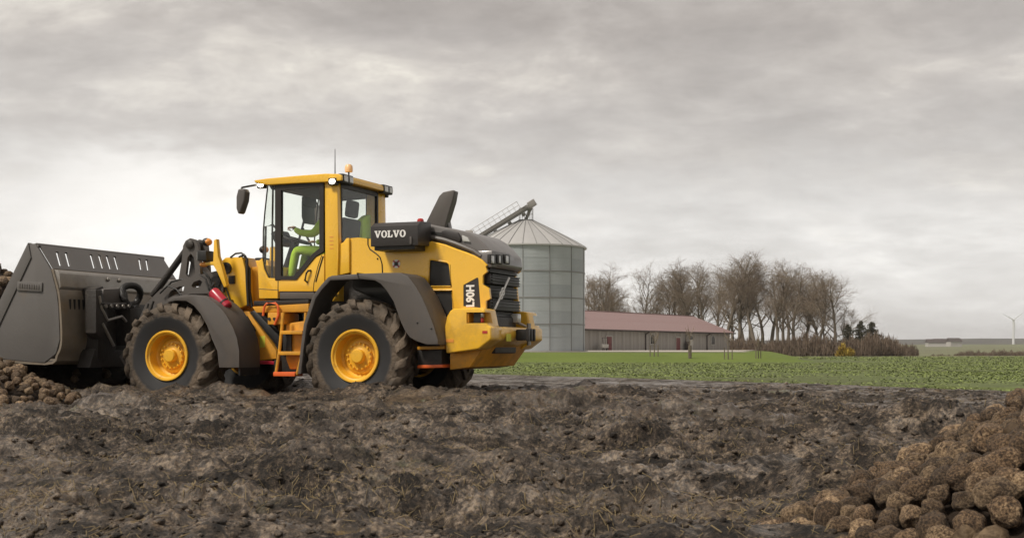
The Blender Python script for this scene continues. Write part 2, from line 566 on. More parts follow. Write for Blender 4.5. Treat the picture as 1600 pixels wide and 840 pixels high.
M['leaf'] = leaf_mat('crop_leaf', (0.135, 0.175, 0.042), (0.23, 0.275, 0.085))
M['bark'] = leaf_mat('winter_bark', (0.10, 0.082, 0.062), (0.19, 0.158, 0.12), 0.9)
M['twig'] = leaf_mat('winter_twigs', (0.165, 0.128, 0.092), (0.26, 0.205, 0.15), 0.9)
M['needle'] = leaf_mat('conifer_needles', (0.036, 0.036, 0.022), (0.075, 0.068, 0.042), 0.8)
M['brush'] = leaf_mat('brown_brush', (0.11, 0.082, 0.06), (0.20, 0.148, 0.106), 0.9)
M['yellowleaf'] = leaf_mat('yellow_autumn_leaf', (0.30, 0.21, 0.035), (0.46, 0.34, 0.06), 0.8)
M['straw'] = leaf_mat('straw', (0.12, 0.088, 0.046), (0.27, 0.205, 0.105), 0.6)


def beet_mat():
    m, T = new_mat('earthy_beet_skin')
    co = T.n('ShaderNodeTexCoord').outputs['Object']
    oi = T.n('ShaderNodeObjectInfo')
    sh = T.n('ShaderNodeVectorMath', {0: co, 1: oi.outputs['Random']}, operation='ADD').outputs[0]
    sc = T.n('ShaderNodeVectorMath', {0: oi.outputs['Location'], 1: (3.1, 3.1, 3.1)}, operation='MULTIPLY').outputs[0]
    v = T.n('ShaderNodeVectorMath', {0: sh, 1: sc}, operation='ADD').outputs[0]
    n1 = T.noise(v, 3.6, 9, 0.75, 0.2)
    n2 = T.noise(v, 6.5, 6, 0.62)
    n3 = T.noise(v, 1.1, 3, 0.55)
    zz_ = T.n('ShaderNodeSeparateXYZ', {0: co}).outputs[2]
    dirt = T.ramp(n2, [(0.38, (0.018, 0.011, 0.006)), (0.49, (0.068, 0.042, 0.023)), (0.62, (0.170, 0.112, 0.062))])
    skin = T.ramp(n2, [(0.38, (0.12, 0.075, 0.040)), (0.62, (0.38, 0.275, 0.165))])
    f = T.ramp(T.math('ADD', T.math('ADD', T.math('MULTIPLY', n1, 0.65), T.math('MULTIPLY', n3, 0.35)), T.math('MULTIPLY', T.math('SUBTRACT', oi.outputs['Random'], 0.5), 0.16)), [(0.50, 0.0), (0.60, 0.9)])
    cut_ = T.math('MULTIPLY', T.ramp(T.math('ADD', T.math('MULTIPLY', zz_, 0.5), T.math('MULTIPLY', n1, 0.35)), [(0.62, 0.0), (0.68, 0.85)]), T.ramp(oi.outputs['Random'], [(0.45, 0.0), (0.55, 1.0)]))
    f = T.math('MAXIMUM', f, cut_)
    c = T.mix(f, dirt, skin)
    c = T.mix(1.0, c, T.ramp(T.n('ShaderNodeMath', {0: T.math('MULTIPLY', oi.outputs['Random'], 7.31)}, operation='FRACT').outputs[0], [(0.0, (0.70, 0.69, 0.68)), (1.0, (1.85, 1.82, 1.80))]), 'MULTIPLY')
    b = T.n('ShaderNodeBump', {'Strength': 1.0, 'Distance': 0.02, 'Height': T.math('ADD', n1, T.math('MULTIPLY', n2, 0.5))})
    p = T.n('ShaderNodeBsdfPrincipled', {'Base Color': c, 'Roughness': 0.6, 'Normal': b.outputs[0], 'Specular IOR Level': 0.45})
    out(T, p.outputs[0])
    return m


M['beet'] = beet_mat()
M['beet_far'] = ground_mat('beet_skin_joined', [(0.035, 0.022, 0.012), (0.08, 0.053, 0.03), (0.20, 0.142, 0.085)], (5.0, 38.0), 0.3, 0.65)
M['heap_soil_shaded'] = ground_mat('soil_with_gap_shade', [(0.010, 0.007, 0.004), (0.022, 0.014, 0.009), (0.040, 0.027, 0.017)], (6.0, 22.0), 0.6)  # soil colour blackened to paint in the shade of the gaps


def silo_mat(name, c0, c1, corr):
    m, T = new_mat(name)
    co = T.n('ShaderNodeTexCoord').outputs['Object']
    oi = T.n('ShaderNodeObjectInfo')
    n = T.noise(T.n('ShaderNodeMapping', {'Vector': co, 'Scale': (1.2, 1.2, 0.35)}).outputs[0], 1.0, 6, 0.65)
    f = T.math('ADD', T.math('MULTIPLY', n, 0.6), T.math('MULTIPLY', oi.outputs['Random'], 0.4))
    c = T.mix(T.ramp(f, [(0.3, 0.0), (0.7, 1.0)]), c0, c1)
    ins = {'Base Color': c, 'Roughness': 0.5, 'Metallic': 0.25}
    if corr:
        w = T.n('ShaderNodeTexWave', {'Vector': co, 'Scale': 2.6, 'Distortion': 0.0}, wave_type='BANDS', bands_direction='Z').outputs[1]
        ins['Normal'] = T.n('ShaderNodeBump', {'Strength': 0.35, 'Distance': 0.02, 'Height': w}).outputs[0]
    p = T.n('ShaderNodeBsdfPrincipled', ins)
    out(T, p.outputs[0])
    return m


M['silo'] = silo_mat('galvanised_sheet', (0.30, 0.325, 0.34), (0.38, 0.405, 0.415), True)
M['silo_roof'] = silo_mat('galvanised_roof_sheet', (0.40, 0.395, 0.39), (0.49, 0.482, 0.47), False)
M['silo_seam'] = simple('silo_seam_steel', (0.21, 0.21, 0.205), 0.6, metal=0.2)
M['conveyor'] = simple('conveyor_steel', (0.27, 0.255, 0.24), 0.55, metal=0.3)


def barn_wall_mat():
    m, T = new_mat('weathered_vertical_boards')
    co = T.n('ShaderNodeTexCoord').outputs['Object']
    st = T.noise(T.n('ShaderNodeMapping', {'Vector': co, 'Scale': (2.4, 2.4, 0.06)}).outputs[0], 1.0, 4, 0.6)
    lg = T.noise(T.n('ShaderNodeMapping', {'Vector': co, 'Scale': (0.22, 0.22, 0.03)}).outputs[0], 1.0, 3, 0.6)
    c = T.ramp(T.math('ADD', T.math('MULTIPLY', st, 0.6), T.math('MULTIPLY', lg, 0.4)), [(0.38, (0.24, 0.215, 0.195)), (0.5, (0.34, 0.315, 0.29)), (0.62, (0.44, 0.42, 0.39))])
    p = T.n('ShaderNodeBsdfPrincipled', {'Base Color': c, 'Roughness': 0.85})
    out(T, p.outputs[0])
    return m


M['board'] = barn_wall_mat()
M['barn_roof'] = simple('faded_red_roof_sheet', (0.245, 0.155, 0.148), 0.5, var=0.10, scale=0.25)
M['gutter'] = simple('dark_gutter', (0.055, 0.040, 0.034), 0.6)
M['barn_door'] = simple('dark_red_door', (0.165, 0.040, 0.040), 0.6)
M['trim'] = simple('pale_trim', (0.42, 0.40, 0.37), 0.7)
M['turbine'] = simple('turbine_white', (0.62, 0.63, 0.64), 0.5, var=0.03)

# ------------------------------------------------------------------ terrain
TH = math.radians(21.0)                       # the loader stands turned this far from square-on
CT, ST = math.cos(TH), math.sin(TH)
LOX, LOY, WB = -1.665, 18.22, -0.06           # rear axle centre on the ground plane of the wheels

_by = np.array([-4000, 0, 7, 14, 30, 60, 90, 150, 280, 420, 700, 1100, 1800, 3000, 9000.])
_bz = np.array([0, 0, 0, .13, .12, -.03, -.17, -.12, -.65, -2.6, -1.2, 2.9, 7, 11, 20.])


def base_z(x, y):
    r = np.sqrt(np.maximum(y, 0) ** 2 + (0.35 * x) ** 2)
    return np.interp(r, _by, _bz)


CA, CD, CN = np.array((1.6, 31.6)), np.array((0.499, -0.867)), np.array((0.867, 0.499))   # edge of the crop


def crop_d(x, y):
    """distance into the crop (positive inside)"""
    s = (x - CA[0]) * CD[0] + (y - CA[1]) * CD[1]
    return (x - CA[0]) * CN[0] + (y - CA[1]) * CN[1] + 0.35 * perlin(s * 0.35, s * 0 + 3.3, 5) + 0.25 * perlin(x * 1.7, y * 1.7, 37)


def to_local(x, y):
    dx, dy = x - LOX, y - LOY
    return -dx * CT + dy * ST, -dx * ST - dy * CT     # u forward, v left


def mud_z(x, y):
    z = base_z(x, y)
    inside = sst(0.2, -1.2, crop_d(x, y))
    # long wheel tracks wandering across the field, roughly along the loader's way of travel
    wx = x + 0.5 * perlin(x * 0.25, y * 0.25, 1)
    wy = y + 0.6 * perlin(x * 0.2, y * 0.2, 2)
    along, across = wx * 0.94 - wy * 0.10, wy * 0.95 + wx * 0.16
    rel = 0.10 * perlin(along * 0.30, across * 0.95, 3)
    rid = 1 - np.abs(perlin(along * 0.55, across * 1.5, 4)) * 2.0
    rel += 0.105 * (rid - 0.5) * (0.6 + 0.6 * perlin(x * 0.22, y * 0.3, 6))
    rel += 0.090 * perlin(x * 1.15, y * 1.5, 7)
    wx2, wy2 = x + 0.16 * perlin(x * 2.2, y * 2.2, 21), y + 0.16 * perlin(x * 2.2, y * 2.2, 22)
    r2 = 1 - np.abs(perlin(wx2 * 1.9, wy2 * 2.6, 8)) * 2
    rel += 0.075 * (r2 - 0.5)
    a2 = np.clip(0.8 + 0.9 * perlin(x * 0.5, y * 0.5, 9), 0.25, 1.6)
    rel += a2 * 0.055 * perlin(wx2 * 4.1, wy2 * 5.0, 10)
    rel += a2 * 0.045 * (0.5 - np.abs(perlin(wx2 * 7.6, wy2 * 9.0, 12)) * 1.8)
    rel += a2 * 0.026 * perlin(x * 16, y * 18, 13)
    rel += a2 * 0.020 * (0.5 - np.abs(perlin(x * 29, y * 32, 14)) * 1.8)
    rel += a2 * 0.008 * perlin(x * 60, y * 62, 23)
    rel += 0.30 * np.maximum(0, perlin(wx2 * 0.8, wy2 * 1.25, 24) - 0.20) * (1 + 0.8 * perlin(wx2 * 3.3, wy2 * 3.3, 25))
    rel *= (0.70 + 0.18 * sst(4.5, 8.0, y)) * (1 - 0.42 * np.clip(2.2 * perlin(x * 0.16 + 4.2, y * 0.28, 26), 0, 1))
    for ty, sl, dep in ((7.0, .02, .8), (8.7, .05, 1.0), (9.5, .02, .8), (11.2, -.03, 1.1), (12.3, .04, .9), (13.9, .00, 1.0)):
        q = y - ty - sl * x - 0.35 * perlin(x * 0.28, x * 0 + ty, 81) - 0.10 * perlin(x * 1.1, y * .8, 82)
        lug = 0.5 + 0.5 * np.sin(x * 2 * np.pi / 0.30 + ty * 7 + np.abs(q) * 9)
        on = np.clip(0.55 + 1.4 * perlin(x * 0.35 + ty, x * 0 + ty, 83), 0, 1)
        rel = rel + on * dep * (-0.115 * sst(0.34, 0.16, np.abs(q)) * (0.75 + 0.25 * lug) + 0.085 * np.exp(-((np.abs(q) - 0.46) / 0.13) ** 2) * (0.8 + 0.8 * perlin(x * 2.3, y * 2.3, 84)))
    fade = 0.55 + 0.45 * sst(28, 16, y)
    # the loader's own ruts with the mud squeezed up beside them
    u, v = to_local(x, y)
    calm = 1 - 0.62 * sst(-3.4, -2.0, u) * sst(6.6, 5.0, u) * sst(2.6, 1.6, v)
    z = z + rel * fade * (0.35 + 0.65 * inside) * calm * (1 - 0.5 * sst(-7.5, -3.5, crop_d(x, y)))
    uu = 0.12 * perlin(u * 0.8, v * 0.0 + 0.3, 15)
    le = sst(-3.2, -1.6, u) * sst(6.4, 4.6, u)
    for s in (1, -1):
        d = np.abs(v - s * 0.98 + uu * 0.3)
        z = z - le * 0.17 * sst(0.42, 0.26, d)
    berm = np.exp(-((v - 1.62 + uu) / 0.24) ** 2) * sst(-2.9, -1.2, u) * sst(6.3, 4.2, u)
    berm = berm + 0.9 * np.exp(-((v + 1.75 + uu) / 0.32) ** 2) * sst(-4.5, -2.2, u) * sst(6.3, 4.2, u)
    lump = 0.75 + 0.55 * perlin(u * 1.5, v * 1.2, 16) + 0.3 * perlin(u * 4.1, v * 3, 17)
    z = z + berm * 0.182 * lump
    b2 = np.exp(-((u + 1.75) / 0.75) ** 2 - ((v - 1.0) / 0.55) ** 2)
    z = z + 0.16 * b2 * lump
    b4 = np.exp(-((u + 3.3) / 1.25) ** 2 - ((v - 0.35) / 0.5) ** 2)
    z = z + 0.17 * b4 * (0.8 + 0.6 * perlin(u * 1.1, v * 1.6, 27))
    b3 = np.exp(-((u + 0.75) / 0.35) ** 2 - ((v - 1.45) / 0.28) ** 2)
    z = z + 0.05 * b3 * lump
    # earth mound by the crop edge
    mx, my = (x - 3.75) / 0.95, (y - 10.9 + (x - 3.75) * 0.25) / 0.50
    md = np.clip(1 - (mx * mx + my * my), 0, 1)
    z = z + 0.30 * np.sqrt(md) * md ** 0.35 * (0.8 + 0.5 * perlin(x * 3.0, y * 2.0, 18) + 0.3 * perlin(x * 7, y * 6, 19))
    z = z + 0.10 * np.exp(-((x - 2.75) / 0.16) ** 2 - ((y - 10.75) / 0.35) ** 2)
    return z


def build_mud():
    nr, ncl = 1000, 780
    Y = 3.0 * np.exp(np.linspace(0, math.log(48 / 3.0), nr))
    t = np.linspace(-1, 1, ncl)
    YY = np.repeat(Y[:, None], ncl, 1)
    XX = t[None, :] * (0.56 * YY + 0.5)
    Z = mud_z(XX, YY)
    edge = sst(0.985, 1.0, np.abs(t))[None, :] + sst(44, 48, YY)
    Z = Z - 0.3 * np.clip(edge, 0, 1)
    V = np.stack([XX, YY, Z], -1).reshape(-1, 3)
    i = np.arange(nr - 1)[:, None] * ncl + np.arange(ncl - 1)[None, :]
    F = np.stack([i, i + 1, i + ncl + 1, i + ncl], -1).reshape(-1, 4)
    cx, cy = XX[:-1, :-1].ravel(), YY[:-1, :-1].ravel()
    keep = crop_d(cx, cy) < 1.6
    F = F[keep]
    used = np.zeros(len(V), bool)
    used[F.ravel()] = True
    idx = np.cumsum(used) - 1
    o = npmesh('mud_ground', V[used], idx[F], M['mud'])
    tag(o, 'churned wet brown mud field with ruts and trodden straw', kind='structure')
    return o


build_mud()


M['water'] = simple('muddy_water', (0.06, 0.048, 0.036), 0.125, var=0.15, scale=0.7, spec=1.0)


def build_puddles():
    """water standing in the lowest parts of the ruts"""
    spots = [(2.6, 12.9, 1.6, .8, 30, 'broad shallow puddle near the earth mound by the crop'), (-0.95, 5.6, .42, .3, 42, 'tiny bright puddle at the bottom edge of the picture'),
             (-1.6, 9.5, 1.6, .35, 30, 'long wet rut below the rear wheel'), (-3.6, 9.4, 1.3, .35, 34, 'long wet rut below the front wheel'), (1.4, 11.2, 1.5, .4, 34, 'wet rut right of the loader'),
             (-3.0, 12.2, 1.7, .4, 32, 'wet rut close below the loader ladder'), (0.2, 13.8, 1.6, .4, 34, 'wet track behind the loader counterweight'), (3.3, 9.5, 1.0, .3, 30, 'short wet rut below the earth mound'),
             (0.3, 8.75, 1.3, .3, 30, 'wet rut in the middle of the mud'), (-2.0, 7.1, 1.0, .28, 26, 'narrow wet rut in the near mud left of centre'), (1.1, 7.2, .8, .28, 26, 'narrow wet rut in the near mud right of centre'),
             (-5.0, 12.6, 1.2, .4, 32, 'wet rut below the bucket'), (4.6, 15.3, 1.8, .6, 34, 'wet strip along the crop edge')]
    for x, y, rx, ry, pc, lab in spots:
        q = np.random.RandomState(int(y * 100)).rand(400, 2) * 2 - 1
        lev = float(np.percentile(mud_z(x + q[:, 0] * rx, y + q[:, 1] * ry), pc - 14))
        gx, gy = np.meshgrid(np.linspace(-rx, rx, 70), np.linspace(-ry, ry, 46), indexing='ij')
        X, Y = x + gx, y + gy
        ok = (mud_z(X, Y) < lev + .012) & ((gx / rx) ** 2 + (gy / ry) ** 2 < 1)
        V_ = np.stack([X, Y, 0 * X + lev], -1).reshape(-1, 3)
        i = np.arange(69)[:, None] * 46 + np.arange(45)[None, :]
        F_ = np.stack([i, i + 46, i + 47, i + 1], -1).reshape(-1, 4)
        F_ = F_[ok.ravel()[F_].any(1)]
        if not len(F_):
            continue
        o = npmesh('puddle', V_, F_, M['water'], smooth=False)
        tag(o, lab, kind='structure')


build_puddles()


def build_ground():
    """one sheet out to the horizon, sunk a little where finer ground lies on it"""
    nr, na = 150, 180
    R = 1.0 * np.exp(np.linspace(0, math.log(6000), nr))
    A = np.linspace(0, 2 * np.pi, na, endpoint=False)
    X = R[:, None] * np.sin(A)[None, :]
    Y = R[:, None] * np.cos(A)[None, :]
    Z = base_z(X, Y)
    near = sst(160, 60, R)[:, None]
    Z = Z - 0.45 * near
    far = sst(350, 900, R)[:, None]
    Z = Z + far * 2.0 * perlin(X * 0.0016, Y * 0.0016, 31)
    V = np.concatenate([[(0, 0, -0.45)], np.stack([X, Y, Z], -1).reshape(-1, 3)])
    fs = []
    for i in range(nr - 1):
        for k in range(na):
            a, b = 1 + i * na + k, 1 + i * na + (k + 1) % na
            fs.append((a, b, b + na, a + na))
    F = np.array(fs)
    o = npmesh('ground', V, F, M['far_field'])
    tag(o, 'pale green and brown farmland running out to the hills', kind='structure')


build_ground()


def build_crop():
    nu, nw = 170, 120
    s = np.linspace(-75, 62, nu)                              # along the edge
    d = np.concatenate([np.linspace(0, 14, 60), np.linspace(14.6, 200, nw - 60)])
    S, D = np.meshgrid(s, d, indexing='ij')
    X = CA[0] + S * CD[0] + D * CN[0]
    Y = CA[1] + S * CD[1] + D * CN[1]
    dd = crop_d(X, Y)
    Z = base_z(X, Y) + 0.03 + 0.02 * perlin(X * 1.1, Y * 1.1, 33) + 0.03 * perlin(X * .2, Y * .2, 34)
    Z = np.where(D < 0.05, Z - 0.3, Z)
    V = np.stack([X, Y, Z], -1).reshape(-1, 3)
    i = np.arange(nu - 1)[:, None] * nw + np.arange(nw - 1)[None, :]
    F = np.stack([i, i + 1, i + nw + 1, i + nw], -1).reshape(-1, 4)
    cy = Y[:-1, :-1].ravel()
    F = F[(cy > -2) & (cy < 156)]
    o = npmesh('crop_field', V, F, M['crop'])
    tag(o, 'green winter crop field beyond the mud', kind='structure')
    # the leaves of the crop
    rs = np.random.RandomState(5)
    n = 300000
    yy = 14 * np.exp(rs.rand(n) * math.log(150 / 14.0))
    xx = (rs.rand(n) * 1.16 - 0.58) * yy
    ok = crop_d(xx, yy) > -0.5 + 2.2 * rs.rand(n) ** 2
    dens = perlin(xx * 0.35, yy * 0.2, 35) + 0.5 * perlin(xx * 1.3, yy * 1.0, 36)
    ok &= rs.rand(n) < np.clip(0.72 + 0.8 * dens, 0.12, 1)
    inl = (yy > 84) & (xx < 27)
    ok &= ~inl
    xx, yy = xx[ok], yy[ok]
    n = len(xx)
    zz = base_z(xx, yy) + 0.02
    size = (0.026 + 0.0009 * yy) * (0.6 + 0.8 * rs.rand(n))
    vs, k = [], 4
    az = rs.rand(n) * 2 * np.pi
    lean = 1.0 + 0.42 * rs.rand(n)
    dx, dy, dz = np.cos(az) * np.sin(lean), np.sin(az) * np.sin(lean), np.cos(lean)
    px, py = -np.sin(az), np.cos(az)
    L = size * (1.0 + 0.5 * rs.rand(n))
    Wd = size * 0.30
    P0 = np.stack([xx, yy, zz], -1)
    P1 = P0 + np.stack([dx * L * .55 + px * Wd, dy * L * .55 + py * Wd, dz * L * .62], -1)
    P2 = P0 + np.stack([dx * L, dy * L, dz * L * .85], -1)
    P3 = P0 + np.stack([dx * L * .55 - px * Wd, dy * L * .55 - py * Wd, dz * L * .62], -1)
    V = np.stack([P0, P1, P2, P3], 1).reshape(-1, 3)
    F = np.arange(n * 4).reshape(-1, 4)
    o = npmesh('crop_leaves', V, F, M['leaf'], smooth=False)
    tag(o, 'leafy green young crop plants covering the field behind the mud', 'crop', kind='stuff')


build_crop()


def build_lawn():
    xs = np.linspace(-60, 30, 120)
    ys = np.concatenate([np.linspace(80, 108, 40), np.linspace(109, 240, 24)])
    X, Y = np.meshgrid(xs, ys, indexing='ij')
    h = lawn_z(X, Y)
    V = np.stack([X, Y, h], -1).reshape(-1, 3)
    nw = len(ys)
    i = np.arange(len(xs) - 1)[:, None] * nw + np.arange(nw - 1)[None, :]
    F = np.stack([i, i + 1, i + nw + 1, i + nw], -1).reshape(-1, 4)
    o = npmesh('lawn', V, F, M['lawn'])
    tag(o, 'smooth mown green bank in front of the barn', kind='structure')
    # gravel yard on top of the bank
    xs = np.linspace(-50, 45, 90)
    ys = np.linspace(106.5, 232, 40)
    X, Y = np.meshgrid(xs, ys, indexing='ij')
    V = np.stack([X, Y, lawn_z(X, Y) + 0.03], -1).reshape(-1, 3)
    nw = len(ys)
    i = np.arange(len(xs) - 1)[:, None] * nw + np.arange(nw - 1)[None, :]
    F = np.stack([i, i + 1, i + nw + 1, i + nw], -1).reshape(-1, 4)
    cx, cy = X[:-1, :-1].ravel(), Y[:-1, :-1].ravel()
    F = F[cx < 19 + (cy - 107) * 0.20]
    o = npmesh('gravel_yard', V, F, M['gravel'])
    tag(o, 'pale gravel yard around the silo and the barn', kind='structure')


def lawn_z(X, Y):
    top = np.interp(Y, [80, 106, 190, 240], [0.53, 0.53, 0.60, 0.6])
    bx = 24.8 + np.maximum(Y - 106, 0) * 0.24
    e = sst(86, 105, Y) * sst(bx, bx - 6.0, X)
    b = base_z(X, Y)
    return b - 0.08 + (top - b + 0.08) * e


build_lawn()


def build_hills():
    """far wooded ridge all round, nearest on the right"""
    na = 260
    A = np.linspace(-np.pi, np.pi, na)
    rows = [(2300, -6), (2500, 0.55), (2750, 1.0), (3300, 1.12), (4200, 1.0)]
    vs = []
    for r, k in rows:
        h = 20 + 5 * perlin(A * 3.0 + 2, A * 0 + r * 0.001, 41) + 2.5 * perlin(A * 14, A * 0 + r * .01, 42) + 0.9 * perlin(A * 70, A * 0 + r, 43)
        z = h * k if k > 0 else A * 0 - 6
        vs.append(np.stack([r * np.sin(A), r * np.cos(A), z], -1))
    V = np.concatenate(vs)
    i = np.arange(len(rows) - 1)[:, None] * na + np.arange(na - 1)[None, :]
    F = np.stack([i, i + 1, i + na + 1, i + na], -1).reshape(-1, 4)
    o = npmesh('hills', V, F, M['far_wood'])
    tag(o, 'low wooded hills on the horizon', kind='structure')


build_hills()


def px2(px, y):
    return (px - 800.0) / FPX * y


# ------------------------------------------------------------------ silo
def build_silo():
    cx, cy, R = px2(822, 120), 120.0, 5.5
    z0 = 0.50
    root = empty('grain_silo', (cx, cy, z0))
    tag(root, 'round galvanised steel grain silo with conical roof beside the barn', 'silo')
    MB().lathe([(0, -0.6), (R + 0.25, -0.6), (R + 0.25, 0.16), (0, 0.16)], 56, axis='z').build('foundation', M['concrete'], root)
    NC, NR, H = 14, 8, 9.72
    dh = (H - 0.16) / NR
    off = math.radians(-90 - 3.7)
    seg = 8
    vs, fs = [], []
    da = 2 * math.pi / NC
    for s in range(seg + 1):
        a = da * s / seg
        for r, z in ((R, 0.012), (R, dh - 0.012)):
            vs.append((r * math.cos(a), r * math.sin(a), z))
    for s in range(seg):
        fs.append((2 * s, 2 * s + 2, 2 * s + 3, 2 * s + 1))
    panel = MB().add(vs, fs).mesh(angle=60)
    panel.materials.append(M['silo'])
    for r in range(NR):
        for c in range(NC):
            o = link('sheet', panel, None, root)
            o.location = (0, 0, 0.16 + r * dh)
            o.rotation_euler = (0, 0, off + c * da)
    MB().lathe([(R - .03, 0.16), (R - .03, H)], 56, axis='z').build('inner_wall', M['silo_seam'], root)
    for k in range(1, NR):
        big = k % 2 == 0
        t = 0.05 if big else 0.012
        hh = 0.055 if big else 0.02
        z = 0.16 + k * dh
        MB().lathe([(R - .02, z - hh), (R + t, z - hh), (R + t, z + hh), (R - .02, z + hh)], 56, axis='z', closed=True).build('stiffener_ring' if big else 'ring_joint', M['silo_seam'] if big else M['silo'], root)
    for c in range(NC):
        a = off + c * da
        m = MB()
        rot = Matrix.Rotation(a, 3, 'Z')
        p = rot @ Vector((R + 0.015, 0, 0.16 + (H - 0.16) / 2))
        m.box(p, (0.05, 0.06, H - 0.17), rot)
        m.build('wall_seam', M['silo_seam'], root)
    # roof of 28 wedge sheets with raised ribs
    NP, ev, rt = 28, R + 0.16, 0.62
    zt = H + 2.62
    dp = 2 * math.pi / NP
    def rp(a, t, lift=0.0):
        r = ev + (rt - ev) * t
        z = H + 0.02 + (zt - H) * (t ** 0.93) + lift
        return (r * math.cos(a), r * math.sin(a), z)
    vs, fs = [], []
    nt = 6
    for i in range(nt + 1):
        for j in range(3):
            vs.append(rp(dp * j / 2, i / nt))
    for i in range(nt):
        for j in range(2):
            q = i * 3 + j
            fs.append((q, q + 1, q + 4, q + 3))
    wedge = MB().add(vs, fs).mesh(angle=60)
    wedge.materials.append(M['silo_roof'])
    rib = MB().tube([rp(0, i / 6, 0.02) for i in range(7)], 0.035, 5).mesh()
    rib.materials.append(M['silo_seam'])
    for k in range(NP):
        o = link('roof_sheet', wedge, None, root)
        o.rotation_euler = (0, 0, off + k * dp)
        o = link('roof_rib', rib, None, root)
        o.rotation_euler = (0, 0, off + k * dp)
    MB().lathe([(ev + .03, H - .10), (ev + .03, H + .03), (R - .02, H + .05), (R - .02, H - .10)], 56, axis='z', closed=True).build('eave_ring', M['silo_roof'], root)
    MB().lathe([(0, zt + .05), (0.72, zt + .05), (0.72, zt - .12), (0, zt - .12)], 24, axis='z').build('roof_cap', M['silo_seam'], root)
    m = MB()
    for k in range(8):
        a = 2 * math.pi * k / 8 + .2
        m.tube([(0.66 * math.cos(a), 0.66 * math.sin(a), zt), (0.66 * math.cos(a), 0.66 * math.sin(a), zt + 1.15)], 0.028, 5)
    for hh in (0.6, 1.12):
        m.tube([(0.66 * math.cos(2 * math.pi * k / 16), 0.66 * math.sin(2 * math.pi * k / 16), zt + hh) for k in range(17)], 0.022, 5)
    m.build('guard_rail', M['conveyor'], root)
    # ladder on the far side and a door low on the wall
    m = MB()
    a = off + math.radians(-70)
    for dx in (-.22, .22):
        p = Vector(((R + .2) * math.cos(a) - dx * math.sin(a), (R + .2) * math.sin(a) + dx * math.cos(a), 0.2))
        m.tube([p, p + Vector((0, 0, H))], 0.025, 5)
    for k in range(32):
        z = 0.4 + k * .3
        p = [Vector(((R + .2) * math.cos(a) - dx * math.sin(a), (R + .2) * math.sin(a) + dx * math.cos(a), z)) for dx in (-.22, .22)]
        m.tube(p, 0.015, 4)
    m.build('ladder', M['conveyor'], root)
    return root, (cx, cy, z0 + zt)


silo, silo_top = build_silo()


def build_conveyor():
    Y = 119.6
    head = Vector((px2(831, Y), Y, HC + (545 - 320) * Y / FPX))
    low = Vector((px2(745, Y), Y, HC + (545 - 373) * Y / FPX))
    d = (head - low).normalized()
    t = (low.z - 1.2) / -d.z
    foot = low + d * t
    root = empty('grain_conveyor', (foot.x, foot.y, 0.5))
    tag(root, 'inclined steel grain conveyor with railed walkway rising to the silo peak', 'conveyor')
    def L(p):
        return (p[0] - foot.x, p[1] - foot.y, p[2] - 0.5)
    up = Vector((-d.z, 0, d.x))
    side = Vector((0, 1, 0))
    ang = Matrix(((d.x, 0, up.x), (0, 1, 0), (d.z, 0, up.z)))
    mid = (head + foot) / 2
    MB().box(L(mid), ((head - foot).length, 0.34, 0.42), ang).build('casing', M['conveyor'], root, 0.02)
    MB().box(L(head + d * 0.05 + up * 0.08), (0.75, 0.55, 0.62), ang).build('drive_head', M['conveyor'], root, 0.05)
    MB().lathe([(0, -.35), (.24, -.35), (.24, .35), (0, .35)], 14, c=L(low + d * (-0.3) + up * 0.85), axis='x').build('motor', M['conveyor'], root)
    wl = low - d * 2
    MB().box(L((wl + head) / 2 + up * .18 - side * .55), ((head - wl).length - .9, .6, .05), ang).build('walkway', M['conveyor'], root)
    n = 14
    for k in range(n):
        p = wl + (head - d * 1.1 - wl) * (k / (n - 1)) - side * .82
        MB().tube([L(p + up * .15), L(p + up * .95)], .018, 5).build('rail_post', M['conveyor'], root)
    for hh in (0.55, 0.93):
        MB().tube([L(wl - side * .82 + up * hh), L(head - d * 1.1 - side * .82 + up * hh)], .024, 5).build('hand_rail', M['conveyor'], root)
    for k in range(5):
        p = wl + (head - wl) * (0.1 + 0.19 * k)
        MB().box(L(p - up * .38), (.35, .25, .28), ang).build('bracket', M['conveyor'], root, .02)
    for k in range(1, 4):
        p = foot + (low - foot) * (k / 3.6)
        m = MB()
        for s in (-1, 1):
            m.tube([L(p), L((p.x + .3, p.y + s * 1.0, 0.45))], .06, 6)
        m.build('trestle', M['conveyor'], root)
    m = MB()
    m.tube([L(head), L((silo_top[0], silo_top[1], silo_top[2] + .1))], .16, 10)
    m.build('spout', M['conveyor'], root)


build_conveyor()


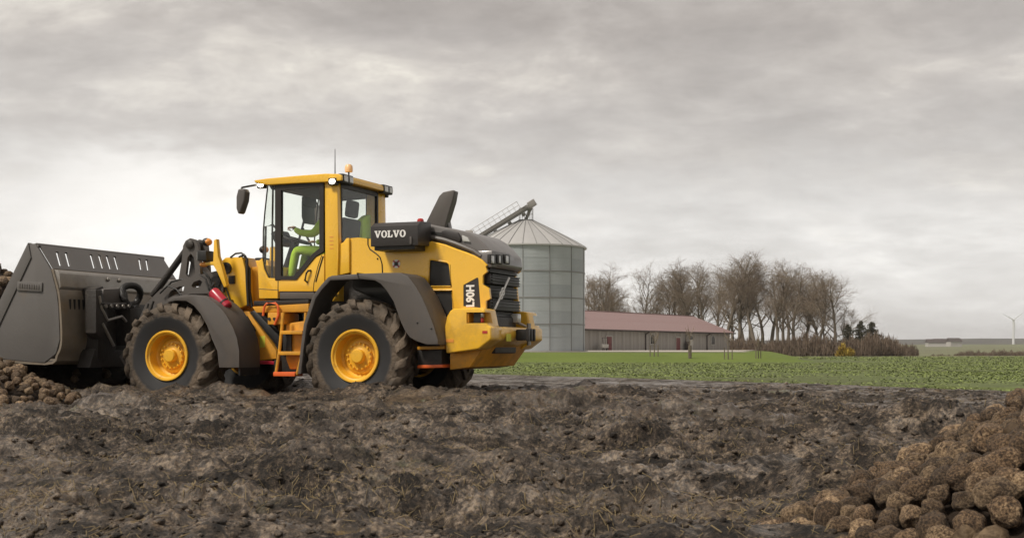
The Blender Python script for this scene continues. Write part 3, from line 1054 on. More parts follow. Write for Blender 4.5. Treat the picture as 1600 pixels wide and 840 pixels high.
# ------------------------------------------------------------------ barn
def build_barn():
    A = Vector((10.2 - 0.535 * 14, 175 - 0.845 * 14, 0))        # hidden end, behind the silo
    B = Vector((36.8, 217, 0))
    e = (B - A)
    L = e.length
    e.normalize()
    rz = math.atan2(e.y, e.x)
    z0 = 0.45
    root = empty('barn', (A.x, A.y, z0), rz)
    tag(root, 'long low barn with faded red roof and weathered board walls', 'barn')
    HW, WD, RZ = 3.10, 14.0, 5.95                               # wall height, depth, ridge height
    NB = 26                                                     # wall bays of boards
    w = L / NB
    bay = MB().prism([(0.02, 0), (w - 0.02, 0), (w - 0.02, HW), (0.02, HW)], 0, 0.12).mesh(bevel=0.01, seg=1)
    bay.materials.append(M['board'])
    MB().box((L / 2, WD / 2, HW / 2 - .02), (L - .1, WD - .1, HW)).build('wall_core', M['gutter'], root)
    for k in range(NB):
        o = link('wall_panel', bay, None, root)
        o.location = (k * w, -0.06, 0)
    gm = MB().prism([(0, 0), (WD, 0), (WD, HW), (WD / 2, RZ - .15), (0, HW)], L - 0.02, L + 0.12, 'x')
    gm.build('gable_wall', M['board'], root)
    MB().prism([(0, 0), (WD, 0), (WD, HW), (WD / 2, RZ - .15), (0, HW)], -0.12, 0.02, 'x').build('gable_wall', M['board'], root)
    def slope(sgn):
        y0, y1 = (-0.75, WD / 2) if sgn > 0 else (WD + .75, WD / 2)
        z_e = HW - 0.12
        NS = 44
        sw = (L + 1.6) / NS
        me = MB().add([(0, y0, z_e), (sw - .03, y0, z_e), (sw - .03, y1, RZ), (0, y1, RZ), (0, y0, z_e + .1), (sw - .03, y0, z_e + .1), (sw - .03, y1, RZ + .1), (0, y1, RZ + .1)],
                      [(0, 1, 2, 3), (4, 7, 6, 5), (0, 4, 5, 1), (2, 6, 7, 3), (0, 3, 7, 4), (1, 5, 6, 2)]).mesh()
        me.materials.append(M['barn_roof'])
        for k in range(NS):
            o = link('roof_sheet', me, None, root)
            o.location = (-.8 + k * sw, 0, 0)
    slope(1)
    slope(-1)
    MB().box((L / 2, WD / 2, RZ + .08), (L + 1.7, .5, .14)).build('ridge_cap', M['barn_roof'], root, .03)
    MB().box((L / 2, -.84, HW - .10), (L + 1.7, .18, .20)).build('gutter', M['gutter'], root, .03)
    MB().box((L / 2, -.42, HW - .20), (L + 1.4, .66, .05)).build('soffit', M['gutter'], root)

    def along(px):
        """distance along the front wall seen at photo column px"""
        a = (px - 800) / FPX
        return (a * A.y - A.x) / (e.x - a * e.y)
    for px in (1007.5, 1070.5, 1103.5):
        s = along(px)
        thin = 0.05 if px == 1070.5 else 0.11
        MB().tube([(s, -.80, HW - .2), (s, -.16, HW - .55), (s, -.16, 0.1)], thin, 8).build('downpipe', M['gutter'], root)
    for px in (950.5, 1058.5):
        s = along(px)
        d = MB().box((s, -.10, 1.05), (1.55, .10, 2.10)).build('door', M['barn_door'], root, .02)
        m = MB()
        for q in (-.88, .88):
            m.box((s + q, -.10, 1.1), (.2, .14, 2.3))
        m.box((s, -.10, 2.19), (1.56, .14, .18))
        m.build('door_frame', M['trim'], d)
        MB().ball((s + .6, -.17, 1.0), .05).build('handle', M['gutter'], d)
    for px in (1018.5, 1078.5, 1113):
        s = along(px)
        pts = [(s - .7, 1.15), (s + .7, 1.15)] + [(s + .7 * math.cos(t), 2.0 + .55 * math.sin(t)) for t in np.linspace(0, math.pi, 9)]
        big = [(s + (x - s) * 1.3, 1.85 + (z - 1.85) * 1.22) for x, z in pts]
        me = plate(big, [pts], lambda a, b: (a, -.16, b), (0, .12, 0))
        wn = link('window', me, M['trim'], root)
        MB().prism(pts, -.10, -.075).build('pane', M['winglass'], wn)
        MB().box((s, -.12, 1.8), (.07, .04, 1.35)).build('mullion', M['trim'], wn)
    s = along(941)
    vy = 4.3
    vz = HW - .02 + (RZ - HW) * (vy + .75) / (WD / 2 + .75)
    v = MB().box((s, vy, vz + .45), (2.4, 1.3, .8)).build('roof_vent', M['trim'], root, .05)
    for k in range(3):
        MB().box((s, vy - .68, vz + .30 + .2 * k), (2.1, .06, .06)).build('louvre', M['gutter'], v)
    # cabinet between the second door and its window
    s = along(1071)
    t = empty('meter_cabinet', tuple(root.matrix_world @ Vector((0, 0, 0))))
    bpy.context.view_layer.update()
    t.location = root.matrix_world @ Vector((s, -.75, 0.02))
    t.rotation_euler = (0, 0, rz)
    tag(t, 'pale grey cabinet standing against the barn wall beside a red door', 'cabinet')
    MB().box((0, 0, .9), (1.1, .6, 1.8)).build('body', M['trim'], t, .03)
    MB().box((-.8, 0, .75), (.35, .5, 1.5)).build('side_unit', M['gutter'], t, .03)
    s = along(931)
    t = empty('feed_trolley')
    t.location = root.matrix_world @ Vector((s, -1.2, 0.02))
    t.rotation_euler = (0, 0, rz)
    tag(t, 'small cluttered trolley against the barn wall next to the silo', 'trolley')
    MB().box((0, 0, .75), (1.6, .8, .5)).build('tray', M['trim'], t, .05)
    m = MB()
    for q in (-.6, .6):
        m.tube([(q, -.3, .5), (q * 1.1, -.2, 1.9)], .05, 6)
    m.tube([(-.66, -.2, 1.9), (.66, -.2, 1.9)], .05, 6)
    m.build('handle', M['gutter'], t)
    for q in (-.55, .55):
        MB().lathe([(0, -.08), (.26, -.08), (.26, .08), (0, .08)], 14, c=(q, -.3, .26), axis='y').build('wheel', M['gutter'], t)


build_barn()


# ------------------------------------------------------------------ trees
def add_seg(V, F, p0, p1, r0, r1, n):
    d = p1 - p0
    L = d.length
    if L < 1e-6:
        return
    d /= L
    a = d.orthogonal().normalized()
    b = d.cross(a)
    k = len(V)
    for p, r in ((p0, r0), (p1, r1)):
        for i in range(n):
            t = 2 * math.pi * i / n
            V.append(p + (a * math.cos(t) + b * math.sin(t)) * r)
    for i in range(n):
        j = (i + 1) % n
        F.append((k + i, k + j, k + n + j, k + n + i))


def bare_tree_mesh(seed, H, spread, clear, twig=0.016, stems=1):
    R = random.Random(seed)
    tv, tf, cv, cf = [], [], [], []

    def rdir(d, ang):
        a = d.orthogonal().normalized()
        a.rotate(Matrix.Rotation(R.uniform(0, 2 * math.pi), 3, d))
        return (d * math.cos(ang) + a * math.sin(ang)).normalized()

    def grow(p, d, L, r, lev, az=None):
        nseg = [9, 5, 4, 3, 2][lev]
        sides = [9, 6, 4, 3, 3][lev]
        pts = [p.copy()]
        dirs = []
        q = p.copy()
        dd = d.copy()
        for i in range(nseg):
            wob = [0.07, 0.15, 0.2, 0.24, 0.22][lev]
            dd = (dd + Vector((R.gauss(0, wob), R.gauss(0, wob), R.gauss(0, wob * .6))) + Vector((0, 0, [0.05, 0.09, 0.03, 0.0, 0.0][lev]))).normalized()
            q = q + dd * (L / nseg)
            pts.append(q.copy())
            dirs.append(dd.copy())
        Vx, Fx = (tv, tf) if lev <= 1 else (cv, cf)
        for i in range(nseg):
            ra = r * (1 - .78 * i / nseg)
            rb = r * (1 - .78 * (i + 1) / nseg)
            add_seg(Vx, Fx, pts[i], pts[i + 1], ra, rb, sides)
        if lev >= 4:
            return
        nch = [14, 7, 6, 3][lev]
        start = [clear, 0.22, 0.15, 0.15][lev]
        for c in range(nch):
            t = start + (1 - start) * (c + R.random()) / nch
            i = min(int(t * nseg), nseg - 1)
            f = t * nseg - i
            pp = pts[i].lerp(pts[i + 1], f)
            ang = [R.uniform(.55, .95) * (1.2 - .5 * t), R.uniform(.5, .95), R.uniform(.5, 1.0), R.uniform(.4, 1.0)][lev]
            nd = rdir(dirs[i], ang)
            if lev >= 1 and nd.z < -.25:
                nd.z *= -.4
                nd.normalize()
            nl = [H * spread * R.uniform(.8, 1.2) * (1.15 - .6 * t), L * R.uniform(.38, .65) * (1.1 - .35 * t), L * R.uniform(.45, .72), L * R.uniform(.6, .95)][lev]
            nr = [r * .42 * (1.1 - .6 * t), r * .36, max(r * .36, twig), twig][lev]
            grow(pp, nd, nl, max(nr, twig), lev + 1)

    for s in range(stems):
        d0 = Vector((R.gauss(0, .05 + .14 * (stems > 1)), R.gauss(0, .05 + .14 * (stems > 1)), 1)).normalized()
        grow(Vector((s * .5 - (stems - 1) * .25, R.uniform(-.2, .2), -.2)), d0, H * .93 * R.uniform(.9, 1.0), H * .021 / (1 + .25 * (stems - 1)), 0)

    def mk(V, F, mat):
        me = bpy.data.meshes.new('tree')
        me.from_pydata([tuple(v) for v in V], [], F)
        me.materials.append(mat)
        me.shade_smooth()
        return me
    return mk(tv, tf, M['bark']), mk(cv, cf, M['twig'])


TREES = [bare_tree_mesh(3, 18, .32, .30), bare_tree_mesh(8, 18, .38, .36), bare_tree_mesh(21, 18, .30, .28, stems=2), bare_tree_mesh(34, 18, .46, .22), bare_tree_mesh(55, 18, .36, .42)]


def place_tree(kind, px, top, Y, label, rz, wid=1.0, group='bare trees behind the barn'):
    x = px2(px, Y)
    z = float(base_z(np.array(x), np.array(Y))) - 0.1
    H = HC + (545 - top) * Y / FPX - z
    root = empty('bare_tree', (x, Y, z), rz)
    s = H / 17.2
    tr = link('trunk', TREES[kind][0], None, root)
    cr = link('crown', TREES[kind][1], None, root)
    for o in (tr, cr):
        o.scale = (s * wid * 1.38, s * wid * 1.38, s)
    tag(root, label, 'tree', group)


tree_list = [  # kind, column, top row, distance, width, label
    (2, 924, 437, 258, .9, 'bare tree showing right beside the silo edge above the red roof'),
    (0, 941, 431, 262, .9, 'tallest of the three bare trees just right of the silo'),
    (4, 961, 447, 255, .9, 'low bare tree third from the silo behind the red roof'),
    (3, 1008, 437, 258, .62, 'lone forked bare tree standing apart above the middle of the red roof'),
    (2, 1031, 462, 266, .7, 'small bare tree between the lone tree and the big grove'),
    (1, 1053, 432, 262, .8, 'bare tree at the left edge of the big grove'),
    (0, 1072, 426, 256, .8, 'second bare tree from the left in the big grove'),
    (2, 1094, 423, 262, .85, 'bare tree with paired stems left of the highest crowns in the grove'),
    (4, 1112, 430, 250, .8, 'slim bare tree rising just left of the barn roof end'),
    (1, 1133, 418, 246, .95, 'bare tree standing directly behind the barn right corner'),
    (0, 1157, 416, 240, .95, 'highest bare tree of the grove right of the barn'),
    (4, 1184, 417, 236, .95, 'tall straight bare tree with clear trunk right of the highest tree'),
    (1, 1203, 424, 244, .9, 'bare tree with leaning limbs near the middle of the grove'),
    (2, 1220, 424, 232, .95, 'double stemmed bare tree right of the middle of the grove'),
    (0, 1241, 431, 230, .9, 'bare tree where the crown line of the grove starts to fall'),
    (1, 1258, 438, 236, .85, 'bare tree fourth from the right end of the grove'),
    (4, 1274, 444, 228, .85, 'narrow bare tree third from the right end of the grove'),
    (2, 1289, 452, 232, .8, 'twiggy bare tree next to the spreading one at the right end'),
    (3, 1305, 449, 222, .95, 'spreading fan shaped bare tree at the right end of the grove'),
]
tree_list += [
    (4, 1040, 446, 280, .8, 'pale bare tree set back behind the left edge of the grove'),
    (1, 1083, 440, 285, .9, 'bare tree set back behind the second tree of the grove'),
    (0, 1122, 432, 278, .9, 'set back bare tree above the barn roof end'),
    (3, 1146, 436, 272, .8, 'broad bare tree set back left of the highest tree'),
    (2, 1170, 430, 268, .9, 'set back bare tree seen between the two tallest trunks'),
    (1, 1194, 438, 270, .9, 'set back bare tree in the middle of the grove'),
    (0, 1231, 441, 262, .9, 'set back bare tree right of the double stemmed one'),
    (4, 1250, 450, 258, .9, 'set back bare tree under the falling crown line'),
    (1, 1281, 466, 250, .8, 'short bare tree set back near the right end'),
    (2, 1318, 486, 236, .6, 'small twiggy bare tree beside the slim conifer'),
    (2, 950, 452, 285, .9, 'set back bare tree filling the gap right of the silo'),
    (4, 1018, 468, 290, .7, 'faint small tree behind the lone forked tree'),
]
for i, (k, px, top, Y, wd, lab) in enumerate(tree_list):
    place_tree(k, px, top, Y, lab, i * 1.93 + .4, wd)


def brush_mesh(seed, n, w, d, h, leafw, up=0.8):
    """dense mass of thin upright shoots inside a lumpy dome"""
    rs = np.random.RandomState(seed)
    a = rs.rand(n) * 2 * np.pi
    r = np.sqrt(rs.rand(n))
    x, y = r * np.cos(a) * w / 2, r * np.sin(a) * d / 2
    hh = h * np.sqrt(np.clip(1.05 - r * r, 0.03, 1)) * (0.75 + 0.5 * perlin(x * .9 + seed, y * .9, 3))
    z0 = rs.rand(n) ** 1.2 * hh * 0.8
    L = (0.25 + 0.5 * rs.rand(n)) * h * .55
    az = rs.rand(n) * 2 * np.pi
    ln = rs.rand(n) * (1 - up) * 1.8 + .1
    D = np.stack([np.cos(az) * np.sin(ln), np.sin(az) * np.sin(ln), np.cos(ln)], -1)
    P = np.stack([-np.sin(az), np.cos(az), 0 * az], -1)
    p0 = np.stack([x, y, z0], -1)
    Lc = L[:, None]
    wv = leafw * (0.6 + .8 * rs.rand(n))[:, None]
    V = np.stack([p0, p0 + D * Lc * .5 + P * wv, p0 + D * Lc, p0 + D * Lc * .5 - P * wv], 1).reshape(-1, 3)
    V[:, 2] = np.minimum(V[:, 2], h * 1.15)
    me = bpy.data.meshes.new('brush')
    me.from_pydata([tuple(v) for v in V], [], [tuple(f) for f in np.arange(n * 4).reshape(-1, 4)])
    return me


def conifer_mesh(seed, H, w):
    rs = random.Random(seed)
    V, F = [], []
    for i in range(46):
        t = (i + rs.random()) / 46
        z = H * (.10 + .88 * t)
        rad = w / 2 * (1 - t) ** .55 * (rs.uniform(.5, 1.2) + .35 * math.sin(t * 17 + seed)) + .12
        for k in range(9):
            a = rs.uniform(0, 2 * math.pi)
            for q in range(5):
                f = (q + 1) / 5
                p = Vector((math.cos(a) * rad * f, math.sin(a) * rad * f, z - rad * .18 * f + rs.uniform(-.1, .1)))
                s = rs.uniform(.18, .36) * (1.2 - .5 * t) * H / 8
                n = Vector((rs.gauss(0, 1), rs.gauss(0, 1), rs.gauss(0, .6))).normalized()
                b = n.orthogonal().normalized()
                c = n.cross(b)
                j = len(V)
                V += [p - b * s, p + c * s * .5, p + b * s, p - c * s * .5]
                F.append((j, j + 1, j + 2, j + 3))
    me = bpy.data.meshes.new('needles')
    me.from_pydata([tuple(v) for v in V], [], F)
    me.materials.append(M['needle'])
    trunk = MB().tube([(0, 0, -.2), (0, 0, H * .95)], [H * .022, .03], 7).mesh()
    trunk.materials.append(M['bark'])
    return trunk, me


for k, (px, top, Y, wd, lab) in enumerate([
        (1325, 506, 214, 3.4, 'slim dark conifer beside the spreading bare tree'),
        (1345, 500, 214, 4.2, 'tallest dark conifer in the clump right of the grove'),
        (1362, 502, 213, 4.6, 'broad dark conifer at the right of the evergreen clump')]):
    x = px2(px, Y)
    z = float(base_z(np.array(x), np.array(Y))) - .1
    H = HC + (545 - top) * Y / FPX - z
    root = empty('conifer_tree', (x, Y, z), k)
    tm, nm = conifer_mesh(70 + k, H, wd)
    link('trunk', tm, None, root)
    link('crown', nm, None, root)
    tag(root, lab, 'tree', 'dark conifers right of the grove')

BR = [brush_mesh(s, 2600, 7.5, 4, 3.4, .05) for s in (1, 2, 3)]
for b in BR: b.materials.append(M['brush'])
YB = brush_mesh(9, 900, 2.6, 2.4, 2.5, .10, .3)
YB.materials.append(M['yellowleaf'])
HB = [brush_mesh(s, 2600, 12, 3, 2.0, .05) for s in (11, 12)]
for b in HB: b.materials.append(M['brush'])
bl = [(1105, 232, 1.0, 'behind the barn end'), (1150, 226, 1.1, 'at the foot of the highest bare tree'), (1178, 222, .9, 'below the tall straight tree'), (1208, 219, 1.0, 'left of the middle of the grove'),
      (1236, 216, 1.0, 'in the middle of the grove edge'), (1262, 214, 1.15, 'right of the middle of the grove'), (1288, 212, 1.2, 'left of the yellow bush'), (1338, 209, 1.0, 'under the conifers'),
      (1366, 208, 1.1, 'at the right foot of the conifers'), (1388, 213, 1.15, 'at the right tip of the grove'), (1418, 240, .75, 'standing alone right of the grove')]
for k, (px, Y, s, lab) in enumerate(bl):
    x = px2(px, Y)
    o = link('brown_shrub', BR[k % 3])
    o.location = (x, Y, float(base_z(np.array(x), np.array(Y))) - .15)
    o.scale = (s, s, s * (1 + .1 * (k % 3)))
    o.rotation_euler = (0, 0, .5 * k)
    tag(o, 'brown leafless thicket ' + lab, 'shrub', 'brown thickets along the grove')
x = px2(1321, 200)
o = link('yellow_bush', YB)
o.location = (x, 200, float(base_z(np.array(x), np.array(200.))) - .1)
tag(o, 'yellow leaved bush at the foot of the grove', 'bush')
for k, (px, Y, lab) in enumerate([(1470, 330, 'left end of the far hedge'), (1520, 300, 'far hedge left of the wind turbine'), (1566, 296, 'far hedge below the wind turbine'), (1612, 292, 'far hedge at the right edge of the picture')]):
    x = px2(px, Y)
    o = link('hedge', HB[k % 2])
    o.location = (x, Y, float(base_z(np.array(x), np.array(float(Y)))) - .2)
    o.scale = (.75, 1, [.6, .95, 1.0, 1.0][k])
    tag(o, 'low brown leafless hedge, ' + lab, 'hedge', 'far hedges')

# young staked trees on the lawn
for k, (px, Y, h, lab) in enumerate([(1022, 97, 1.5, 'thin young tree tied to stakes in front of the arched barn window'), (1078, 95, 1.9, 'young tree with a dark guard in front of the second red door'), (1138, 94, 1.7, 'thin staked sapling below the barn right corner'), (1185, 95, 1.6, 'staked sapling right of the barn on the green bank')]):
    x = px2(px, Y)
    z = float(lawn_z(np.array(x), np.array(float(Y))))
    root = empty('young_tree', (x, Y, z), k * 1.3)
    tag(root, lab, 'sapling', 'young trees on the lawn')
    m = MB().tube([(0, 0, -.1), (.03, 0, h * .5), (.0, .02, h)], [.05, .035, .015], 6)
    if k == 1:
        m.tube([(0, 0, 0), (0, 0, .95)], .13, 8)
    m.build('trunk', M['bark'], root)
    R = random.Random(k + 90)
    m = MB()
    for q in range(16):
        z1 = h * R.uniform(.45, .98)
        a = R.uniform(0, 6.28)
        m.tube([(0, 0, z1), (math.cos(a) * .25, math.sin(a) * .25, z1 + .3), (math.cos(a) * .35, math.sin(a) * .35, z1 + .6)], .012, 3)
    m.build('crown', M['twig'], root)
    for q in (-1, 1):
        MB().tube([(q * .3, 0, -.1), (q * .3, 0, .85)], .04, 5).build('stake', M['bark'], root)

# ------------------------------------------------------------------ far off things
def build_turbine():
    Y = 1900.0
    x = px2(1583.5, Y)
    zg = float(base_z(np.array(x), np.array(Y))) - 2
    hub = HC + (545 - 500) * Y / FPX
    root = empty('wind_turbine', (x, Y, zg))
    tag(root, 'white three bladed wind turbine on the far horizon', 'wind turbine')
    MB().tube([(0, 0, 0), (0, 0, hub - zg)], [1.9, 1.15], 14).build('tower', M['turbine'], root)
    MB().box((0, .6, hub - zg + .6), (2.2, 5.0, 2.4)).build('nacelle', M['turbine'], root, .5)
    MB().ball((0, -2.3, hub - zg + .6), 1.3).build('hub', M['turbine'], root)
    for ang in (152, 38, 275):
        a = math.radians(ang)
        d = Vector((math.cos(a), 0, math.sin(a)))
        p = Vector((-d.z, 0, d.x))
        o = Vector((0, -2.4, hub - zg + .6))
        L = 20
        m = MB()
        sec = [(0.5, .5, .5), (3, 1.15, .35), (10, .8, .2), (L, .25, .08)]
        vs = []
        for t, wv, th in sec:
            c = o + d * t
            vs += [c - p * wv * .4, c + Vector((0, -th, 0)), c + p * wv, c + Vector((0, th, 0))]
        fs = [(i * 4 + k, i * 4 + (k + 1) % 4, i * 4 + 4 + (k + 1) % 4, i * 4 + 4 + k) for i in range(3) for k in range(4)] + [(0, 1, 2, 3), (12, 13, 14, 15)]
        m.add(vs, fs)
        m.build('blade', M['turbine'], root)


build_turbine()
for k, (px, Y, w, h, lab) in enumerate([(1462, 1150, 16, 4.2, 'distant farmhouse, left one below the wooded hills'), (1476, 1180, 22, 4.6, 'distant long farm building between two others'), (1490, 1160, 12, 5.2, 'distant farm building nearest the wind turbine')]):
    x = px2(px, Y)
    zg = float(base_z(np.array(x), np.array(float(Y)))) - .6
    root = empty('farmhouse', (x, Y, zg), .15 * k)
    tag(root, lab, 'building', 'distant farm buildings')
    MB().box((0, 0, h / 2), (w, 8, h)).build('wall', M['trim'], root)
    MB().prism([(-4.6, h - .2), (4.6, h - .2), (0, h + 3)], -w / 2 - .4, w / 2 + .4, 'x').build('roof', M['gutter'], root)
# haze
hz_me = MB().box((0, 600, 35), (14000, 14000, 110)).mesh(smooth=False)
hz_o = link('haze', hz_me)
hm = bpy.data.materials.new('air')
hm.use_nodes = True
T = NT(hm.node_tree)
pv = T.n('ShaderNodeVolumePrincipled', {'Color': (0.93, 0.94, 0.96, 1), 'Density': 0.00015, 'Anisotropy': 0.2})
T.n('ShaderNodeOutputMaterial', {'Volume': pv.outputs[0]})
hz_me.materials.append(hm)
tag(hz_o, 'pale damp air over the whole field', kind='stuff')

# ------------------------------------------------------------------ wheel loader
# loader frame: x = forward (towards the bucket), y = its left side (facing us), z = up from the wheel base
def S(px, py, v):
    """photo pixel on the upright plane y = v of the loader -> (x, z)"""
    a = (px - 800.0) / FPX
    u = (LOX - v * ST - a * (LOY - v * CT)) / (CT + a * ST)
    Y = LOY + u * ST - v * CT
    return u, HC + (HY - py) / FPX * Y - WB


def SS(pts, v):
    return [S(x, y, v) for x, y in pts]


def R_(px, py, u):
    """photo pixel on the cross plane x = u of the loader -> (y, z)"""
    a = (px - 800.0) / FPX
    v = (LOX - u * CT - a * (LOY + u * ST)) / (ST - a * CT)
    Y = LOY + u * ST - v * CT
    return v, HC + (HY - py) / FPX * Y - WB


loader = empty('wheel_loader', (LOX, LOY, WB), math.pi - TH)
tag(loader, 'yellow wheel loader with grey arms and a large grey bucket in the mud', 'wheel loader')
RW = 0.765


def P3(px, py, v):
    u, w = S(px, py, v)
    return Vector((u, v, w))


def pp(name, pts, v0, v1, mat, parent=None, bevel=0.012, seg=2, vt=None, mirror=False):
    """traced outline extruded from v0 to v1; traced on plane vt (default v1)"""
    poly = SS(pts, v1 if vt is None else vt)
    o = MB().prism(poly, v0, v1).build(name, mat, parent or loader, bevel, seg)
    if mirror:
        MB().prism(poly, -v0, -v1).build(name, mat, parent or loader, bevel, seg)
    return o


# ---- wheels
def tyre_mesh():
    m = MB()
    hw = 0.255
    prof = [(.315, -.19), (.325, -.215), (.39, -.225), (.50, -.262), (.60, -.272), (.67, -.262), (.705, -.235), (.722, -.18), (.728, 0),
            (.722, .18), (.705, .235), (.67, .262), (.60, .272), (.50, .262), (.39, .225), (.325, .215), (.315, .19)]
    m.lathe(prof, 64)
    NL = 18
    for side in (-1, 1):
        for k in range(NL):
            a0 = 2 * math.pi * (k + (0.5 if side > 0 else 0)) / NL
            path = []
            for i in range(9):
                t = i / 8
                y = side * (-0.01 + 0.262 * min(1, t * 1.25))
                if t <= .8:
                    r = .722 if abs(y) < .2 else .722 - (abs(y) - .2) * .35
                else:
                    r = .700 - (t - .8) * .30
                    y = side * (.252 + (t - .8) * .13)
                path.append((a0 + .34 * t ** 1.1 * 1.0, y, r))
            vs, fs = [], []
            for i, (a, y, r) in enumerate(path):
                t = i / 8
                wd = .050 + .012 * t
                hgt = .046 - .02 * max(0, t - .55)
                for da, rr in ((-wd / .72, -.02), (-wd * .75 / .72, hgt), (wd * .75 / .72, hgt), (wd / .72, -.02)):
                    aa = a + da
                    if t > .8:
                        yy, q = y + side * max(rr, 0) * .6, r + rr * .45
                    else:
                        yy, q = y, r + rr
                    vs.append((q * math.cos(aa), yy, q * math.sin(aa)))
            for i in range(8):
                for j in range(3):
                    b = i * 4 + j
                    fs.append((b, b + 1, b + 5, b + 4))
            fs += [(0, 1, 2, 3), (32, 33, 34, 35)]
            m.add(vs, fs)
    me = m.mesh(angle=62)
    me.materials.append(M['tyre'])
    return me


def rim_mesh():
    # outer flange, barrel, deep dished disc (outer face towards +y)
    prof = [(.30, -.2), (.352, -.2), (.352, .214), (.378, .216), (.380, .236), (.372, .246), (.350, .244), (.338, .222), (.318, .214), (.312, .15), (.300, .08), (.262, .045),
            (.258, .06), (.235, .075), (.20, .08), (.16, .078)]
    prof = [(r * .945, h) for r, h in prof]
    me = MB().lathe(prof, 56).mesh(angle=30)
    me.materials.append(M['rim'])
    return me


def hub_mesh():
    prof = [(.20, .05), (.198, .10), (.165, .108), (.115, .112), (.105, .118), (.10, .17), (.085, .185), (0, .188)]
    prof = [(r * .945, h) for r, h in prof]
    me = MB().lathe(prof, 36).mesh(angle=30)
    me.materials.append(M['rim'])
    return me


tyre_me, rim_me, hub_me = tyre_mesh(), rim_mesh(), hub_mesh()
bolt_me = MB().lathe([(.0, 0), (.014, 0), (.014, .028), (0, .03)], 6).mesh(angle=30)
bolt_me.materials.append(M['rim'])


def wheel(u, side, spin):
    w = link('wheel', rim_me, None, loader)
    w.location = (u, side * 0.98, RW)
    w.rotation_euler = (0, spin, 0 if side > 0 else math.pi)
    link('tyre', tyre_me, None, w)
    link('hub', hub_me, None, w)
    for k in range(16):
        a = 2 * math.pi * k / 16
        b = link('bolt', bolt_me, None, w)
        b.location = (.172 * math.cos(a), .102, .172 * math.sin(a))
    # valve box on the barrel
    m = MB().box((-.30, .13, .02), (.03, .07, .05))
    m.build('valve_guard', M['rim'], w, .008)


UF = S(261, 559, 1.2)[0]
wheel(0.0, 1, .3)
wheel(UF, 1, 1.1)
wheel(0.0, -1, .8)
wheel(UF, -1, 2.0)

# ---- axles, chassis
for u in (0.0, UF):
    MB().lathe([(0, -.92), (.16, -.92), (.17, -.5), (.22, -.2), (.24, 0), (.22, .2), (.17, .5), (.16, .92), (0, .92)], 20, c=(u, 0, RW)).build('axle', M['yellow_low'], loader)
    MB().box((u, 0, RW + .05), (.5, .5, .5)).build('differential', M['dark'], loader, .08)
MB().box((-.75, 0, 1.05), (1.9, .80, .50)).build('rear_frame', M['dark'], loader, .03)
MB().box((.8, 0, .95), (1.3, .7, .40)).build('centre_frame', M['yellow_low'], loader, .03)
MB().box((1.0, 0, .72), (1.5, .9, .42)).build('belly_plate', M['dark'], loader, .03)
MB().tube([(1.62, 0, .55), (1.62, 0, 1.65)], .13, 14).build('articulation_pin', M['dark'], loader)
MB().tube([(0, .0, .72), (UF, 0, .72)], .06, 10).build('drive_shaft', M['yellow_low'], loader)
# front frame: sloping yellow cheek plate beside the pivot
pp('front_frame', [(352, 486), (388, 486), (432, 548), (432, 560), (376, 566), (352, 560)], .30, .52, M['yellow_low'], mirror=True)
pp('articulation_cylinder', [(388, 487), (398, 484), (442, 530), (438, 548)], .42, .56, M['black'], bevel=.03)
MB().box((2.75, 0, 1.05), (1.3, .95, .55)).build('front_axle_frame', M['dark'], loader, .04)

# ---- front tower
pp('tower', [(345, 408), (352, 402), (378, 401), (383, 420), (386, 476), (357, 489), (351, 478), (340, 446), (336, 432)], .16, .52, M['yellow'], bevel=.02, mirror=True)
pp('tower_back', [(384, 418), (404, 416), (404, 484), (386, 490), (362, 488)], -.34, .34, M['yellow_low'])  # darker yellow puts the shade behind the tower into the paint
MB().lathe([(0, 0), (.085, 0), (.085, .03), (.05, .035), (.045, .02), (0, .02)], 20, c=(*[S(354.5, 419, .52)[0]], .521, S(354.5, 419, .52)[1])).build('pivot_cap', M['black'], loader)
MB().box((S(363, 437, .52)[0], .535, S(363, 437, .52)[1]), (.10, .03, .12)).build('valve_block', M['black'], loader, .008)
pp('light_bracket', [(334, 375), (338, 373), (340.5, 400), (346, 416), (354, 446), (350, 449), (340, 426), (333, 414), (321, 414), (320, 410), (333, 408)], .72, .80, M['yellow'], bevel=.008)
pp('light_bracket', [(333, 374), (337, 372), (342, 380), (341, 402), (346, 416), (356, 448), (350, 452), (338, 428), (330, 416), (320, 415), (319, 409), (332, 408)], -.80, -.72, M['yellow'], bevel=.008, vt=.8)
for v in (.76, -.76):
    u0, w0 = S(321, 400, .76)
    h = MB().box((u0, v, w0), (.16, .20, .15)).build('headlight', M['black'], loader, .02)
    MB().box((u0 + .082, v, w0), (.012, .17, .12)).build('lens', M['lens'], h, .004)
    u1, w1 = S(323, 378, .76)
    h = MB().ball((u1, v, w1), (.07, .07, .06)).build('indicator', M['black'], loader)
    MB().ball((u1 - .02, v, w1), (.062, .066, .054)).build('amber_lens', M['amber'], h)
    u2, w2 = S(319, 413, .76)
    MB().ball((u2, v, w2), (.07, .05, .04)).build('marker_lamp', M['amber'], loader)

